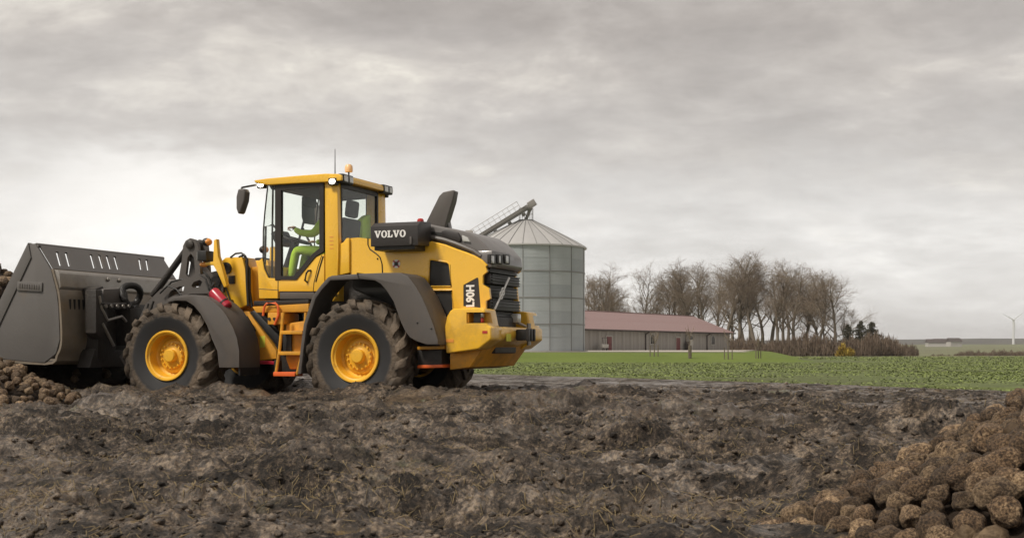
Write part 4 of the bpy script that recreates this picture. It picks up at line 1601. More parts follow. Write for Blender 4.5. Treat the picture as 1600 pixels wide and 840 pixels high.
# ---- lift arms and linkage
arm = [(186, 556), (204, 540), (214, 505), (228, 474), (250, 452), (280, 438), (312, 429), (338, 423), (350, 436), (348, 456), (322, 458), (296, 459), (268, 468), (244, 488), (232, 520), (218, 560), (196, 574)]
hole1 = [(299, 446), (303, 440), (312, 437), (316, 440), (313, 447), (302, 450)]
hole2 = [(262, 466), (266, 455), (280, 447), (288, 447), (286, 455), (272, 461)]
for s in (1, -1):
    a3 = SS(arm, .58)
    me = plate(a3, [SS(hole1, .58), SS(hole2, .58)], lambda a, b, s=s: (a, s * .58, b), (0, -s * .11, 0))
    ar = link('lift_arm', me, M['grey'], loader)
    for q in ((338, 440), (205, 556)):
        u, w = S(q[0], q[1], .58)
        MB().lathe([(0, s * .44), (.085, s * .44), (.085, s * .61), (.05, s * .62), (0, s * .62)], 18, c=(u, 0, w)).build('pin', M['dark'], ar)
MB().box((S(270, 462, .3)[0], 0, S(270, 462, .3)[1]), (.22, .94, .16)).build('arm_cross_tube', M['grey'], loader, .04)
bell = [(286, 384), (290, 376), (297, 372), (304, 374), (309, 382), (311, 400), (313, 428), (306, 446), (286, 446), (279, 436), (284, 406)]
me_holes = [[(290, 428), (293, 402), (298, 396), (303, 402), (305, 426), (300, 432), (294, 433)]]
for v in (.17, -.06):
    me = plate(SS(bell, .17), [SS(me_holes[0], .17)], lambda a, b, v=v: (a, v, b), (0, -.06, 0))
    link('bell_crank', me, M['grey'], loader)
u, w = S(297.5, 382, .17)
MB().lathe([(0, -.16), (.065, -.16), (.065, .20), (.04, .215), (0, .215)], 18, c=(u, 0, w)).build('crank_pin', M['dark'], loader)
m = MB().tube([P3(294, 386, .05), P3(252, 444, .05), P3(238, 462, .05)], [.05, .05, .05], 12)
m.build('tilt_link', M['dark'], loader)
m = MB().tube([P3(292, 390, .02), P3(340, 452, .02)], .075, 14)
m.build('tilt_cylinder', M['grey'], loader)
for s in (1, -1):
    a, b = P3(360, 500, .30), P3(292, 478, .30)
    a.y *= s
    b.y *= s
    MB().tube([a, a.lerp(b, .55)], .07, 14).build('lift_cylinder', M['dark'], loader)
    MB().tube([a.lerp(b, .5), b], .04, 12).build('lift_rod', M['chrome'], loader)


# ---- bucket
BW = 1.5
bucket_prof = [(46, 379), (57, 383), (80, 421), (89, 455), (92, 480), (94, 530), (88, 552), (70, 566), (-41, 556)]
bp = SS(bucket_prof, BW)
shell_i = bp[2:9]
bk = None
# back and floor sheet as a thick curved sheet
def sheet(profile, v0, v1, th, name, mat, parent):
    n = len(profile)
    inner = []
    for i in range(n):
        a = Vector(profile[max(i - 1, 0)])
        b = Vector(profile[min(i + 1, n - 1)])
        d = (b - a).normalized()
        nrm = Vector((-d.y, d.x))
        inner.append((profile[i][0] + nrm.x * th, profile[i][1] + nrm.y * th))
    return MB().prism(list(profile) + inner[::-1], v0, v1).build(name, mat, parent, 0.0, angle=30)


def smooth_prof(p, n=4):
    q = [Vector(a) for a in p]
    outp = []
    for i in range(len(q) - 1):
        p0, p1, p2, p3 = q[max(i - 1, 0)], q[i], q[i + 1], q[min(i + 2, len(q) - 1)]
        for k in range(n):
            t = k / n
            outp.append(tuple(.5 * ((2 * p1) + (-p0 + p2) * t + (2 * p0 - 5 * p1 + 4 * p2 - p3) * t * t + (-p0 + 3 * p1 - 3 * p2 + p3) * t ** 3)))
    outp.append(tuple(q[-1]))
    return outp


bucket = sheet(smooth_prof(shell_i), -BW, BW, -.035, 'bucket', M['shell'], loader)
for s in (1, -1):
    side = MB().prism([(a, b) for a, b in bp], s * (BW - .035), s * (BW + .012)).build('side_plate', M['steel'], bucket, .006)
    e0, e1 = Vector(bp[0]), Vector(bp[-1])
    d = (e1 - e0).normalized()
    n = Vector((-d.y, d.x))
    q = [e0 + n * .0 - d * .0, e1, e1 - n * .20, e0 + d * .16 - n * .16]
    if (e0 - n).x < e0.x:
        pass
    MB().prism([tuple(k) for k in q], s * (BW + .014), s * (BW + .030)).build('edge_strip', M['steel'], bucket, .004)
# spill guard with see-through slots
g0, g1 = Vector(bp[1]), Vector(bp[2])
gu = (g1 - g0)
gl = gu.length
gu.normalize()
gn = Vector((gu.y, -gu.x))


def guard(a, b):
    p = g0 + gu * b
    return (p.x, a, p.y)


def guard_inv(px, py):
    """photo pixel -> (y, distance down the guard) on the guard plane"""
    best = None
    for it in range(200):
        t = it / 199 * gl
        p = g0 + gu * t
        v, w = R_(px, py, p.x)
        if best is None or abs(w - p.y) < best[0]:
            best = (abs(w - p.y), v, t)
    return best[1], best[2]


slots = []
for x0, x1, y0, y1 in [(87, 93, 395, 417), (101, 107, 396, 418), (140, 146, 399, 421), (153, 159, 400, 421), (165, 171, 401, 422), (177, 183, 402, 423), (216, 219, 406, 423), (227, 230, 407, 424)]:
    a = guard_inv(x0, y0)
    b = guard_inv(x1, y1)
    wv = .030
    t0, t1 = min(a[1], gl - .1), min(b[1], gl - .05)
    slots.append([(a[0] + wv, t0), (a[0] - wv, t0), (b[0] - wv, t1), (b[0] + wv, t1)])
me = plate([(BW - .04, 0), (-BW + .04, 0), (-BW + .04, gl), (BW - .04, gl)], slots, guard, (gn.x * .03, 0, gn.y * .03))
link('spill_guard', me, M['steel'], bucket)
MB().tube([(g0.x, BW, g0.y), (g0.x, -BW, g0.y)], .035, 10).build('top_rim', M['steel'], bucket)
MB().box((bp[0][0] / 2 + bp[1][0] / 2, 0, bp[0][1] / 2 + bp[1][1] / 2 - .01), (.16, 2 * BW, .03)).build('top_flange', M['steel'], bucket, .005)
# worn ledge below the guard
l0 = bp[2]
MB().prism([(l0[0] + .05, l0[1] + .02), (l0[0] - .09, l0[1] - .01), (l0[0] - .13, l0[1] - .05), (l0[0] - .15, l0[1] - .25), (l0[0] - .13, l0[1] - .29), (l0[0] + .02, l0[1] - .28)], -BW + .02, BW - .02).build('back_beam', M['bright_steel'], bucket, .012)
for v in (.42, .15):
    MB().ball((l0[0] - .15, v, l0[1] - .09), (.02, .035, .035)).build('bolt', M['bright_steel'], bucket)
# ventilation slots in the near end of the shell, dark wear plates
for k in range(5):
    v = BW - .20 - k * .095
    MB().box((bp[4][0] - .012, v, bp[4][1] - .02), (.05, .035, .30), Matrix.Rotation(-.05, 3, 'Y')).build('shell_slot', M['black'], bucket, .008)
# rounded pocket edge where the coupler starts, bottom wear plate and cutting edge
MB().prism([(bp[3][0] - .10, bp[3][1] + .02), (bp[5][0] - .05, bp[5][1] - .02), (bp[5][0] - .02, bp[5][1] - .10), (bp[3][0] + .05, bp[3][1] - .05)], .66, .72).build('rib', M['shell'], bucket, .02)
MB().prism([(bp[3][0] - .10, bp[3][1] + .02), (bp[5][0] - .05, bp[5][1] - .02), (bp[5][0] - .02, bp[5][1] - .10), (bp[3][0] + .05, bp[3][1] - .05)], -.72, -.66).build('rib', M['shell'], bucket, .02)
MB().box((bp[8][0] + .05, 0, bp[8][1] - .02), (.34, 2 * BW + .08, .05)).build('cutting_edge', M['bright_steel'], bucket, .01)
bu0, bw0 = S(29, 446, BW)
bu1, bw1 = S(68, 449, BW)
badge = MB().box(((bu0 + bu1) / 2, BW + .022, (bw0 + bw1) / 2), (abs(bu1 - bu0), .03, .135), Matrix.Rotation(math.atan2(bw0 - bw1, bu1 - bu0) * -1 if False else -.06, 3, 'Y')).build('name_plate', M['steel'], bucket, .012)
fr = random.Random(4)
for k in range(9):
    t = .12 + .76 * k / 8
    MB().box((bu0 + (bu1 - bu0) * t, BW + .040, bw0 + (bw1 - bw0) * t), (.022, .01, .065)).build('embossed_mark', M['grey'], badge, .003)

# ---- quick coupler between arms and bucket
CU = bp[4][0] - .10


def cp(name, pts, u0, u1, mat=None, bevel=.02):
    poly = [R_(x, y, u0) for x, y in pts]
    MB().prism(poly, u0, u1, 'x').build(name, mat or M['dark'], coupler, bevel)


coupler = MB().prism([R_(x + 4, y, CU - .16) for x, y in [(146, 450), (158, 446), (162, 470), (178, 486), (178, 545), (160, 566), (148, 560), (150, 520)]], CU - .16, CU + .10, 'x').build('coupler', M['dark'], loader, .03)
cp('coupler_plate', [(160, 474), (236, 476), (238, 566), (166, 566)], CU - .02, CU + .08)
cp('coupler_cover', [(162, 451), (196, 449), (202, 460), (200, 476), (160, 474)], CU - .22, CU - .03, M['grey'], .04)
cp('hook', [(204, 482), (222, 478), (226, 530), (206, 540)], CU - .34, CU - .05)
cp('hook', [(150, 452), (160, 452), (170, 500), (160, 530), (150, 520)], CU - .30, CU - .10)
cp('lower_lug', [(148, 545), (206, 548), (200, 572), (140, 574)], CU - .14, CU + .1)
pts = []
for k in range(22):
    t = 2 * math.pi * k / 20
    pts.append(Vector((CU - .25 + .04 * math.sin(t * 2), *[R_(205, 463, CU - .25)[0] + .20 * math.cos(t)], R_(205, 463, CU - .25)[1] + .17 * math.sin(t))))
MB().tube(pts, .052, 10).build('hose_loop', M['black'], coupler)
for pth, rr in (([(156, 474), (176, 476), (198, 475), (214, 472)], .028), ([(155, 462), (158, 480), (168, 500), (190, 494), (197, 502)], .022), ([(160, 505), (178, 540)], .022), ([(205, 475), (212, 500), (218, 545)], .03)):
    MB().tube([(CU - .30, *R_(x, y, CU - .30)) for x, y in pth], rr, 8).build('pipe', M['bright_steel'] if rr < .025 else M['dark'], coupler)
for k in range(5):
    MB().lathe([(0, -.03), (.028, -.03), (.028, .03), (0, .03)], 8, c=(CU - .32, *R_(164 + 9 * k, 478, CU - .32)), axis='x').build('bolt', M['bright_steel'], coupler)

# ---- front and rear fenders
ff_o = [(262, 470), (270, 464), (289, 460.5), (306, 460.5), (323, 464), (337, 473), (348, 484), (357, 497), (365, 512), (371, 528), (374.5, 548), (374.5, 574)]
ff_i = [(343, 574), (340, 548), (332, 530), (324, 508), (314, 490), (304, 478), (292, 470), (276, 469.5), (264, 472)]
for s in (1, -1):
    poly = SS(ff_o, 1.22)
    thin = [(S(x, y, 1.22)[0] + .0, S(x, y, 1.22)[1]) for x, y in ff_o]
    # the visible inner outline is the near edge of the deep trough; build the skin and a side lip
    n = len(poly)
    inn = []
    for i in range(n):
        a, b = Vector(poly[max(i - 1, 0)]), Vector(poly[min(i + 1, n - 1)])
        d = (b - a).normalized()
        inn.append((poly[i][0] + d.y * .03 * 1, poly[i][1] - d.x * -.03 * -1))
    ctr = Vector((UF, RW))
    inn = [tuple(Vector(p) + (ctr - Vector(p)).normalized() * .035) for p in poly]
    f = MB().prism(poly + inn[::-1], s * .70, s * 1.22).build('fender', M['fender'], loader, .008)
    lip = SS(ff_o, 1.22) + SS(ff_i, 1.22)
    MB().prism(lip, s * 1.185, s * 1.235).build('fender_skirt', M['fender'], f, .012)
    MB().box((poly[-1][0] + .02, s * .95, poly[-1][1] - .03), (.03, .50, .16)).build('mud_flap', M['black'], f, .005)

rf_o = [(466, 584), (470, 545), (475, 507), (489, 462), (503, 444), (513, 433), (519, 430.5), (562, 427.5), (600, 426), (626, 426), (638, 431), (650, 447), (660, 464), (669, 485), (678, 508), (685, 531), (685, 538)]
rf_i = [(667, 538), (652, 533), (641, 527), (633, 516), (627, 503), (615, 470), (604, 453), (595, 443), (586, 438), (565, 436), (517, 438), (504, 452), (494, 466), (480, 508), (475, 545), (471, 584)]
for s in (1, -1):
    poly = SS(rf_o, 1.24)
    ctr = Vector((0, RW))
    inn = [tuple(Vector(p) + (ctr - Vector(p)).normalized() * .035) for p in poly]
    f = MB().prism(poly + inn[::-1], s * .72, s * 1.24).build('fender', M['fender'], loader, .008)
    MB().prism(SS(rf_o, 1.24) + SS(rf_i, 1.24), s * 1.20, s * 1.255).build('fender_skirt', M['fender'], f, .014)
    a, b = S(562.5, 427, 1.24), S(559, 436, 1.24)
    MB().box((a[0] * .5 + b[0] * .5, s * 1.0, a[1] - .035), (.012, .535, .09), Matrix.Rotation(.35, 3, 'Y')).build('seam', M['black'], f)
    for q in ((652, 504), (674, 513)):
        u, w = S(q[0], q[1], 1.255)
        MB().ball((u, s * 1.257, w), (.014, .008, .014)).build('rivet', M['black'], f)
    # inner wheel arch, coloured dark to stand in for the shade under the fender
    MB().prism(SS([(484, 436), (640, 432), (700, 540), (640, 566), (484, 566)], .56), s * .50, s * .56).build('wheel_arch', M['dark'], loader, .02)

# ---- engine body
VP = .66                                     # side panels stand at this half width
panel = [(548, 372), (560, 371), (653, 381), (674, 378), (694, 383), (712, 390), (727, 395), (739, 400), (750, 406), (758, 414), (761, 424), (754, 430), (754, 444), (764, 450), (766, 466), (759, 470), (759, 486), (700, 520), (672, 512), (655, 480), (636, 446), (622, 436), (548, 436)]
win1 = [(671, 406), (675, 405), (699, 409.5), (702.5, 413), (705, 447), (670, 447)]
win2 = [(671, 453), (706, 453), (708.5, 485), (703, 493), (694, 499), (688, 498.5), (683, 494)]
win3 = [(724, 445), (745, 433.5), (747.5, 434), (751, 480.5), (724, 478)]
for s in (1, -1):
    me = plate(SS(panel if s > 0 else [(min(x, 752 if y < 482 else 759), y) for x, y in panel if not (x > 753 and y < 482)] , VP), [SS(win1, VP), SS(win2, VP)] + ([SS(win3, VP)] if s > 0 else []), lambda a, b, s=s: (a, s * VP, b), (0, -s * .05, 0))
    pn = link('engine_panel', me, M['yellow'], loader)
    for wv in (win1, win2):
        MB().prism(SS(wv, VP), s * (VP - .045), s * (VP - .02)).build('vent_mesh', M['black'], pn)
    if s < 0:
        continue
    pl = MB().prism(SS(win3, VP), s * (VP - .03), s * (VP - .004)).build('model_plate', M['box'], pn)
    if s > 0:
        model_plate = pl
    # swelling round the windows: thin raised lip
    for wv in (win1, win2):
        q = SS(wv, VP)
        q3 = [(a, s * (VP + .002), b) for a, b in q]
        MB().tube(q3 + [q3[0]], .012, 6, cap=False).build('window_lip', M['yellow'], pn)
# soft shoulder between side panel and hood
sh = SS([(650, 381), (674, 378), (694, 383), (712, 390), (727, 395), (739, 400), (750, 406), (758, 414)], VP)
for s in (1, -1):
    MB().tube([(a, s * (VP - .035), b - .022) for a, b in sh], .036, 12).build('panel_shoulder', M['yellow'], loader)
MB().prism(SS([(552, 376), (672, 384), (750, 412), (752, 500), (690, 512), (552, 450)], .55), -.58, .58).build('engine_block', M['black'], loader, .02)
# small round sign on the flank and dark panel joint
c = P3(619.5, 412, VP)
sg = MB().lathe([(0, 0), (.058, 0), (.058, .006), (0, .006)], 20, c=(c.x, VP + .001, c.z)).build('warning_disc', M['white'], loader)
for k in range(4):
    a = math.pi / 4 + k * math.pi / 2
    MB().box((c.x + .045 * math.cos(a), VP + .009, c.z + .045 * math.sin(a)), (.034, .004, .022), Matrix.Rotation(-a, 3, 'Y')).build('red_mark', M['red'], sg)
MB().lathe([(0, .008), (.03, .008), (.03, .014), (0, .014)], 8, c=(c.x, VP, c.z)).build('black_mark', M['black'], sg)
MB().tube([(*[S(x, y, VP)[0]], VP + .003, S(x, y, VP)[1]) for x, y in [(575, 372), (575, 382), (578, 389), (588, 396), (594, 402), (597, 412), (598, 430)]], .008, 6).build('panel_joint', M['black'], loader)
u, w = S(590, 404, VP)
MB().ball((u, VP + .002, w), .012).build('latch', M['black'], loader)

# hood
hp = [(600, 378), (600, 352), (668, 349), (686, 353), (708, 357), (733, 363), (745, 370), (757, 381), (764, 389), (770, 396), (772, 414), (762, 420), (754, 410), (739, 400.5), (712, 390.5), (674, 378.5)]
hood = pp('hood', hp, -.56, .56, M['hood'], bevel=.05, seg=3, vt=.56)
# darker trim band between panel and hood, upper intake with lamp
MB().tube([(a, .585, b + .03) for a, b in SS([(668, 373), (694, 378), (712, 384), (727, 390), (741, 396), (752, 404)], .58)], .034, 8).build('trim_band', M['grey'], loader)
MB().prism(SS([(669, 361), (694, 363), (696, 374), (672, 371)], .565), .50, .575).build('side_vent', M['black'], loader, .006)
MB().prism(SS([(690, 361), (698, 358), (716, 363), (721, 371), (720, 379), (690, 371)], .575), .40, .60).build('air_inlet', M['box'], loader, .025)
MB().prism(SS([(722, 367), (731, 371), (735, 378), (723, 377)], .575), .48, .585).build('side_window', M['lens'], loader, .008)
# upper tail block with three lamps
tail_u = S(764, 400, .56)[0]
tb = [R_(757, 398, tail_u), R_(763, 391, tail_u), R_(790, 396, tail_u), R_(797, 402, tail_u), R_(799, 420, tail_u), R_(790, 418, tail_u), R_(786, 414, tail_u), R_(774, 413, tail_u), R_(770, 417, tail_u), R_(759, 417, tail_u)]
tb = [(min(q, .60), r) for q, r in tb]
tail = MB().prism(tb, tail_u - .06, tail_u + .25, 'x').build('tail_panel', M['hood'], loader, .02)
for px in (767.5, 778.5, 790):
    v, w = R_(px, 405, tail_u - .06)
    h = MB().box((tail_u - .065, v, w), (.05, .20, .13)).build('lamp_pocket', M['black'], tail, .015)
    MB().box((tail_u - .092, v + .03, w - .005), (.012, .09 if px != 778.5 else .05, .10)).build('lamp', M['lens'], h, .004)
# radiator grille: dark louvred blocks
gu_ = tail_u + .02
gr = MB().box((gu_ + .16, 0, S(775, 460, .5)[1] - .03), (.22, 1.12, .98)).build('grille', M['black'], loader, .02)
rows = [(421, 428, .0), (429, 446, .035), (447, 466, .0), (467, 486, .04), (487, 505, .01)]
for y0, y1, dx in rows:
    w1, w0 = R_(780, y0, gu_)[1], R_(780, y1, gu_)[1]
    b = MB().box((gu_ + .05 - dx, 0, (w0 + w1) / 2), (.10, 1.10, (w1 - w0) * .92)).build('grille_block', M['box'], gr, .015)
    k = max(2, int((w1 - w0) / .035))
    for j in range(k):
        z = w0 + (w1 - w0) * (j + .5) / k
        MB().box((gu_ - .006 - dx, 0, z), (.03, 1.04, .014)).build('slat', M['black'], b)
# prop rod across the grille
a, b = P3(795.5, 434, 0), P3(773, 483, 0)
ua = gu_ - .09
A_ = (ua, *R_(795.5, 434, ua))
B_ = (ua, *R_(773, 483, ua))
rod = MB().tube([A_, B_], .014, 8).build('prop_rod', M['white'], loader)
mp_ = [(A_[i] + B_[i]) / 2 for i in range(3)]
for q in (.045, -.045):
    cpt = [mp_[i] + (A_[i] - B_[i]) * q * 1.3 for i in range(3)]
    MB().tube([(cpt[0], cpt[1] + .05 * math.cos(t), cpt[2] + .05 * math.sin(t)) for t in np.linspace(0, 2 * math.pi, 13)], .010, 6, cap=False).build('ring', M['white'], rod)

# ---- intake box carrying the maker's name
VB = 1.02
bx0, bz0 = S(579, 380, VB)
bx1, bz1 = S(653, 383, VB)
bt = S(579, 354, VB)[1]
bt2 = S(653, 355, VB)[1]
top_b = max(bt, bt2)
bx_poly = [(VB, min(bz0, bz1)), (VB, top_b), (VB - .10, top_b + .055), (.60, top_b + .075), (.60, min(bz0, bz1) + .02)]
ib = MB().prism(bx_poly, bx1, bx0, 'x').build('intake_box', M['box'], loader, .012)
MB().prism([(VB - .03, min(bz0, bz1) - .05), (VB - .03, min(bz0, bz1) + .02), (.6, min(bz0, bz1) + .02), (.6, min(bz0, bz1) - .05)], bx1 + .06, bx0 - .04, 'x').build('box_base', M['black'], ib, .01)
u, w = S(641, 379, VB)
MB().box((bx1 + .10, VB + .004, w + .03), (.03, .03, .10)).build('latch', M['grey'], ib, .005)

# white slab-serif lettering built as thin plates
def letters(word, x0, z0, h, w, gap, v, parent, flip):
    """word of V, O, L cut as thin plates on plane y = v; reads towards -x (right in view)"""
    x = x0
    for ch in word:
        wl = w * {'V': 1.12, 'O': 1.05, 'L': .92}[ch]
        def T_(a, b):
            return (x - a * wl, v, z0 + b * h)
        if ch == 'V':
            outer = [(0, 1), (.44, 1), (.44, .86), (.36, .86), (.54, .36), (.70, .86), (.62, .86), (.62, 1), (1, 1), (1, .86), (.92, .86), (.60, 0), (.40, 0), (.08, .86), (0, .86)]
            holes = []
        elif ch == 'L':
            outer = [(0, 1), (.56, 1), (.56, .86), (.44, .86), (.44, .15), (.66, .15), (.84, .42), (.98, .42), (.96, 0), (0, 0), (0, .14), (.12, .14), (.12, .86), (0, .86)]
            holes = []
        else:
            outer = [(.5 + .5 * math.cos(t), .5 + .53 * math.sin(t)) for t in np.linspace(0, 2 * math.pi, 28, endpoint=False)]
            holes = [[(.5 + .21 * math.cos(t), .5 + .39 * math.sin(t)) for t in np.linspace(0, 2 * math.pi, 24, endpoint=False)]]
        me = plate(outer, holes, T_, (0, .004, 0))
        link('letter', me, M['white'], parent)
        x -= wl + gap


lx0, lz = S(585.5, 370.5, VB)
lx1, _ = S(634, 371, VB)
lz = (lz + _) / 2
tot = lx0 - lx1
letters('VOLVO', lx0, lz, .093, tot * .185, tot * .008, VB + .003, ib, False)


def text_on(txt, size, mat, parent, name):
    cu = bpy.data.curves.new('t', 'FONT')
    cu.body = txt
    cu.size = size
    cu.offset = .0065
    cu.extrude = .003
    cu.align_x = 'CENTER'
    cu.align_y = 'CENTER'
    ob = bpy.data.objects.new('t', cu)
    COL.objects.link(ob)
    bpy.context.view_layer.update()
    me = bpy.data.meshes.new_from_object(ob.evaluated_get(bpy.context.evaluated_depsgraph_get()))
    bpy.data.objects.remove(ob)
    me.materials.clear()
    return link(name, me, mat, parent)


t = text_on('L90H', .165, M['white'], model_plate, 'lettering')
u, w = S(735.5, 462, VP)
# face +y, reading upwards: text x -> +z, text y -> +x (towards the front)
t.matrix_local = Matrix.Translation((u, VP + .001, w)) @ Matrix(((0, 1, 0, 0), (0, 0, 1, 0), (1, 0, 0, 0), (0, 0, 0, 1))) @ Matrix.Diagonal((.82, .95, 1, 1))

# exhaust fin
fin = [(664, 350), (676, 326), (686, 306), (692, 300), (708, 296.5), (710, 299), (707, 312), (699, 338), (694, 356), (684, 353)]
pp('exhaust_stack', fin, .05, .13, M['grey'], bevel=.02, vt=.13)
pp('exhaust_stack', [(684, 330), (703, 299), (709, 297), (706, 314), (698, 340), (692, 355), (686, 352)], -.12, .06, M['grey'], bevel=.02, vt=.06)
pp('exhaust_foot', [(690, 340), (698, 338), (702, 358), (693, 357)], -.16, -.04, M['hood'], vt=-.04)
u, w = S(657, 346, .7)
MB().lathe([(.045, -.06), (.045, .02), (.03, .04), (0, .045)], 14, c=(u, .7, w), axis='z').build('reverse_lamp', M['redlens'], loader)

# ---- cab
VC = .74
rf = [(396, 281.5), (417, 278.6), (462, 274.5), (508, 271), (528, 271.5), (534, 274), (534, 282), (506, 284.5), (462, 286.5), (418, 289), (399, 286)]
roof = pp('cab_roof', rf, -.80, .80, M['yellow'], bevel=.02, seg=3, vt=.80)
pp('roof_liner', [(420, 290), (506, 285.5), (528, 284.5), (528, 288), (506, 290), (424, 296)], -.72, .72, M['liner'], vt=.72, bevel=.005)
for s in (1, -1):
    MB().prism(SS([(507, 284), (527, 283), (528, 340), (528.5, 392), (527, 440), (508, 440)], VC), s * (VC - (.11 if s > 0 else .26)), s * VC).build('rear_pillar', M['yellow'], loader, .015)
    MB().prism(SS([(430, 289), (439.5, 288), (439.5, 438), (430, 438)], VC), s * (VC - .06), s * (VC + .012)).build('front_pillar', M['frame'], loader, .01)
    lower = [(403, 413), (406, 406), (410, 403), (413, 420), (419, 434), (462, 437), (478, 420), (494, 401), (507, 396), (507, 455), (436, 455), (436, 466), (405, 466)]
    MB().prism(SS(lower, VC), s * (VC - .06), s * (VC + .008)).build('cab_side', M['yellow'], loader, .01)
    MB().prism(SS([(437, 456), (492, 456), (488, 467), (437, 467)], VC), s * (VC - .10), s * VC).build('sill', M['grey'], loader, .01)
    ring_o = SS([(431, 290.5), (506.5, 284.5), (506.5, 393), (494, 400.5), (464, 437), (431, 437)], VC)
    ring_i = SS([(440, 297.5), (500, 292), (500, 388), (489, 397), (460, 431), (440, 431)], VC)
    me = plate(ring_o, [ring_i], lambda a, b, s=s: (a, s * (VC + .02), b), (0, -s * .05, 0))
    dr = link('door_frame', me, M['frame'], loader)
    MB().prism(ring_i, s * (VC - .006), s * (VC - .001)).build('door_glass', M['glass'], dr)
    # wrap-round front corner glass
    MB().prism(SS([(417.5, 289), (430, 289), (430, 436), (419, 433), (413.5, 420), (410, 402), (410.5, 360)], VC), s * (VC - .02), s * (VC - .015)).build('corner_glass', M['glass'], loader)
    MB().tube([(a, s * (VC - .017), b) for a, b in SS([(417.5, 289), (413, 330), (410.5, 360), (410, 402), (413.5, 421), (420, 434)], VC)], .010, 6).build('glass_trim', M['frame'], loader)
    MB().tube([(a, s * (VC - .06), b) for a, b in SS([(423, 290), (422, 360), (421.5, 434)], VC)], .014, 6).build('corner_strip', M['frame'], loader)
# door details on the near side
hd = MB().tube([(a, VC + o, b) for (a, b), o in zip(SS([(486.5, 422.5), (484, 423), (481.5, 427), (479, 438), (481, 441)], VC), (.012, .045, .05, .045, .012))], .014, 8)
hd.build('door_handle', M['black'], loader)
for pts, r in (([(505.5, 400), (500, 418), (494, 440)], .010), ([(503, 399), (497, 417), (491, 442), (490, 455)], .005), ([(435, 438), (435, 466)], .006)):
    MB().tube([(a, VC + .009, b) for a, b in SS(pts, VC)], r, 6).build('door_gap', M['black'], loader)
MB().tube([(a, VC + .009, b) for a, b in SS([(405, 451), (436, 453)], VC)], .004, 6).build('panel_line', M['black'], loader)
for k in range(4):
    u, w = S(518, 370 + 6 * k, VC)
    MB().box((u, VC + .001, w), (.06, .004, .012)).build('pillar_sticker', M['amber'], loader)
# windscreen and rear window
fu = S(413, 345, VC)[0]
wt, wb_ = S(417, 290, VC), S(411, 404, VC)
ws = []
n = 10
for i in range(n + 1):
    v = -VC + .02 + (2 * VC - .04) * i / n
    bow = .10 * (1 - (v / VC) ** 2)
    ws += [(wt[0] + bow * .6, v, wt[1]), (fu + bow + .03, v, (wt[1] + wb_[1]) / 2), (wb_[0] + bow, v, wb_[1])]
MB().add(ws, [(i * 3 + j, i * 3 + 3 + j, i * 3 + 4 + j, i * 3 + 1 + j) for i in range(n) for j in range(2)]).build('windscreen', M['glass'], loader, angle=60)
ur = S(527, 330, VC)[0]
zr0, zr1 = S(527, 384, VC)[1], S(527, 286, VC)[1]
me = plate([(VC - .09, zr0 - .1), (-VC + .26, zr0 - .1), (-VC + .26, zr1), (VC - .09, zr1)], [[(VC - .12, zr0), (-VC + .30, zr0), (-VC + .30, zr1 - .05), (VC - .12, zr1 - .05)]], lambda a, b: (ur - .015, a, b), (.04, 0, 0))
rw = link('rear_window', me, M['frame'], loader)
MB().prism([(VC - .12, zr0), (-VC + .30, zr0), (-VC + .30, zr1 - .05), (VC - .12, zr1 - .05)], ur + .004, ur + .008, 'x').build('pane', M['glass'], rw)
MB().prism(SS([(509, 384), (528, 384), (530, 470), (509, 470)], .70), -.70, .70).build('cab_rear_wall', M['yellow'], loader, .01)
cr = MB().prism(SS([(528, 382), (536, 378), (541, 371.5), (545.5, 371.5), (545.5, 426), (528, 430)], .70), -.70, .70).build('rear_cowl', M['yellow'], loader, .015)
MB().prism(SS([(546, 374), (548.5, 374), (548.5, 430), (546, 430)], .62), -.62, .62).build('gap_seal', M['black'], loader)
# floor and lower cab
MB().box(((S(410, 460, VC)[0] + ur) / 2, 0, S(470, 462, VC)[1] + .02), (S(410, 460, VC)[0] - ur, 1.4, .12)).build('cab_floor', M['black'], loader, .02)
MB().prism([S(404, 414, VC), S(404, 466, VC), (S(404, 466, VC)[0] - .12, S(404, 466, VC)[1]), (S(404, 414, VC)[0] - .12, S(404, 414, VC)[1])], -VC + .062, VC - .062).build('cab_front_wall', M['yellow'], loader, .02)
# seat, console, steering
z_f = S(470, 462, VC)[1] + .08
sx = ur + .40
seat = MB().box((sx + .12, 0, z_f + .44), (.50, .50, .14)).build('seat', M['darkcloth'], loader, .05)
MB().box((sx - .17, 0, z_f + .76), (.14, .48, .60), Matrix.Rotation(-.14, 3, 'Y')).build('backrest', M['darkcloth'], seat, .06)
MB().box((sx - .235, 0, z_f + 1.19), (.11, .27, .25), Matrix.Rotation(-.12, 3, 'Y')).build('headrest', M['darkcloth'], seat, .05)
MB().box((sx + .10, 0, z_f + .19), (.40, .40, .36)).build('seat_base', M['black'], seat, .03)
MB().box((sx + .22, -.38, z_f + .62), (.48, .16, .10)).build('armrest', M['darkcloth'], seat, .03)
MB().box((sx + .22, -.56, z_f + .38), (.9, .24, .5)).build('side_console', M['black'], loader, .05)
col_b, col_t = Vector((sx + .95, 0, z_f)), Vector((sx + .70, 0, z_f + .78))
sc_ = MB().tube([col_b, col_t], [.09, .05], 12).build('steering_column', M['black'], loader)
nrm = (col_t - col_b).normalized()
a1 = Vector((0, 1, 0))
a2 = nrm.cross(a1)
ring = [col_t + (a1 * math.cos(t) + a2 * math.sin(t)) * .21 for t in np.linspace(0, 2 * math.pi, 25)]
MB().tube(ring, .018, 8, cap=False).build('steering_wheel', M['black'], sc_)
m = MB()
for k in range(3):
    m.tube([col_t, ring[k * 8]], .014, 6)
m.build('steering_spokes', M['black'], sc_)
MB().box((sx + .92, 0, z_f + .80), (.12, .36, .22), Matrix.Rotation(.5, 3, 'Y')).build('dashboard', M['black'], loader, .03)
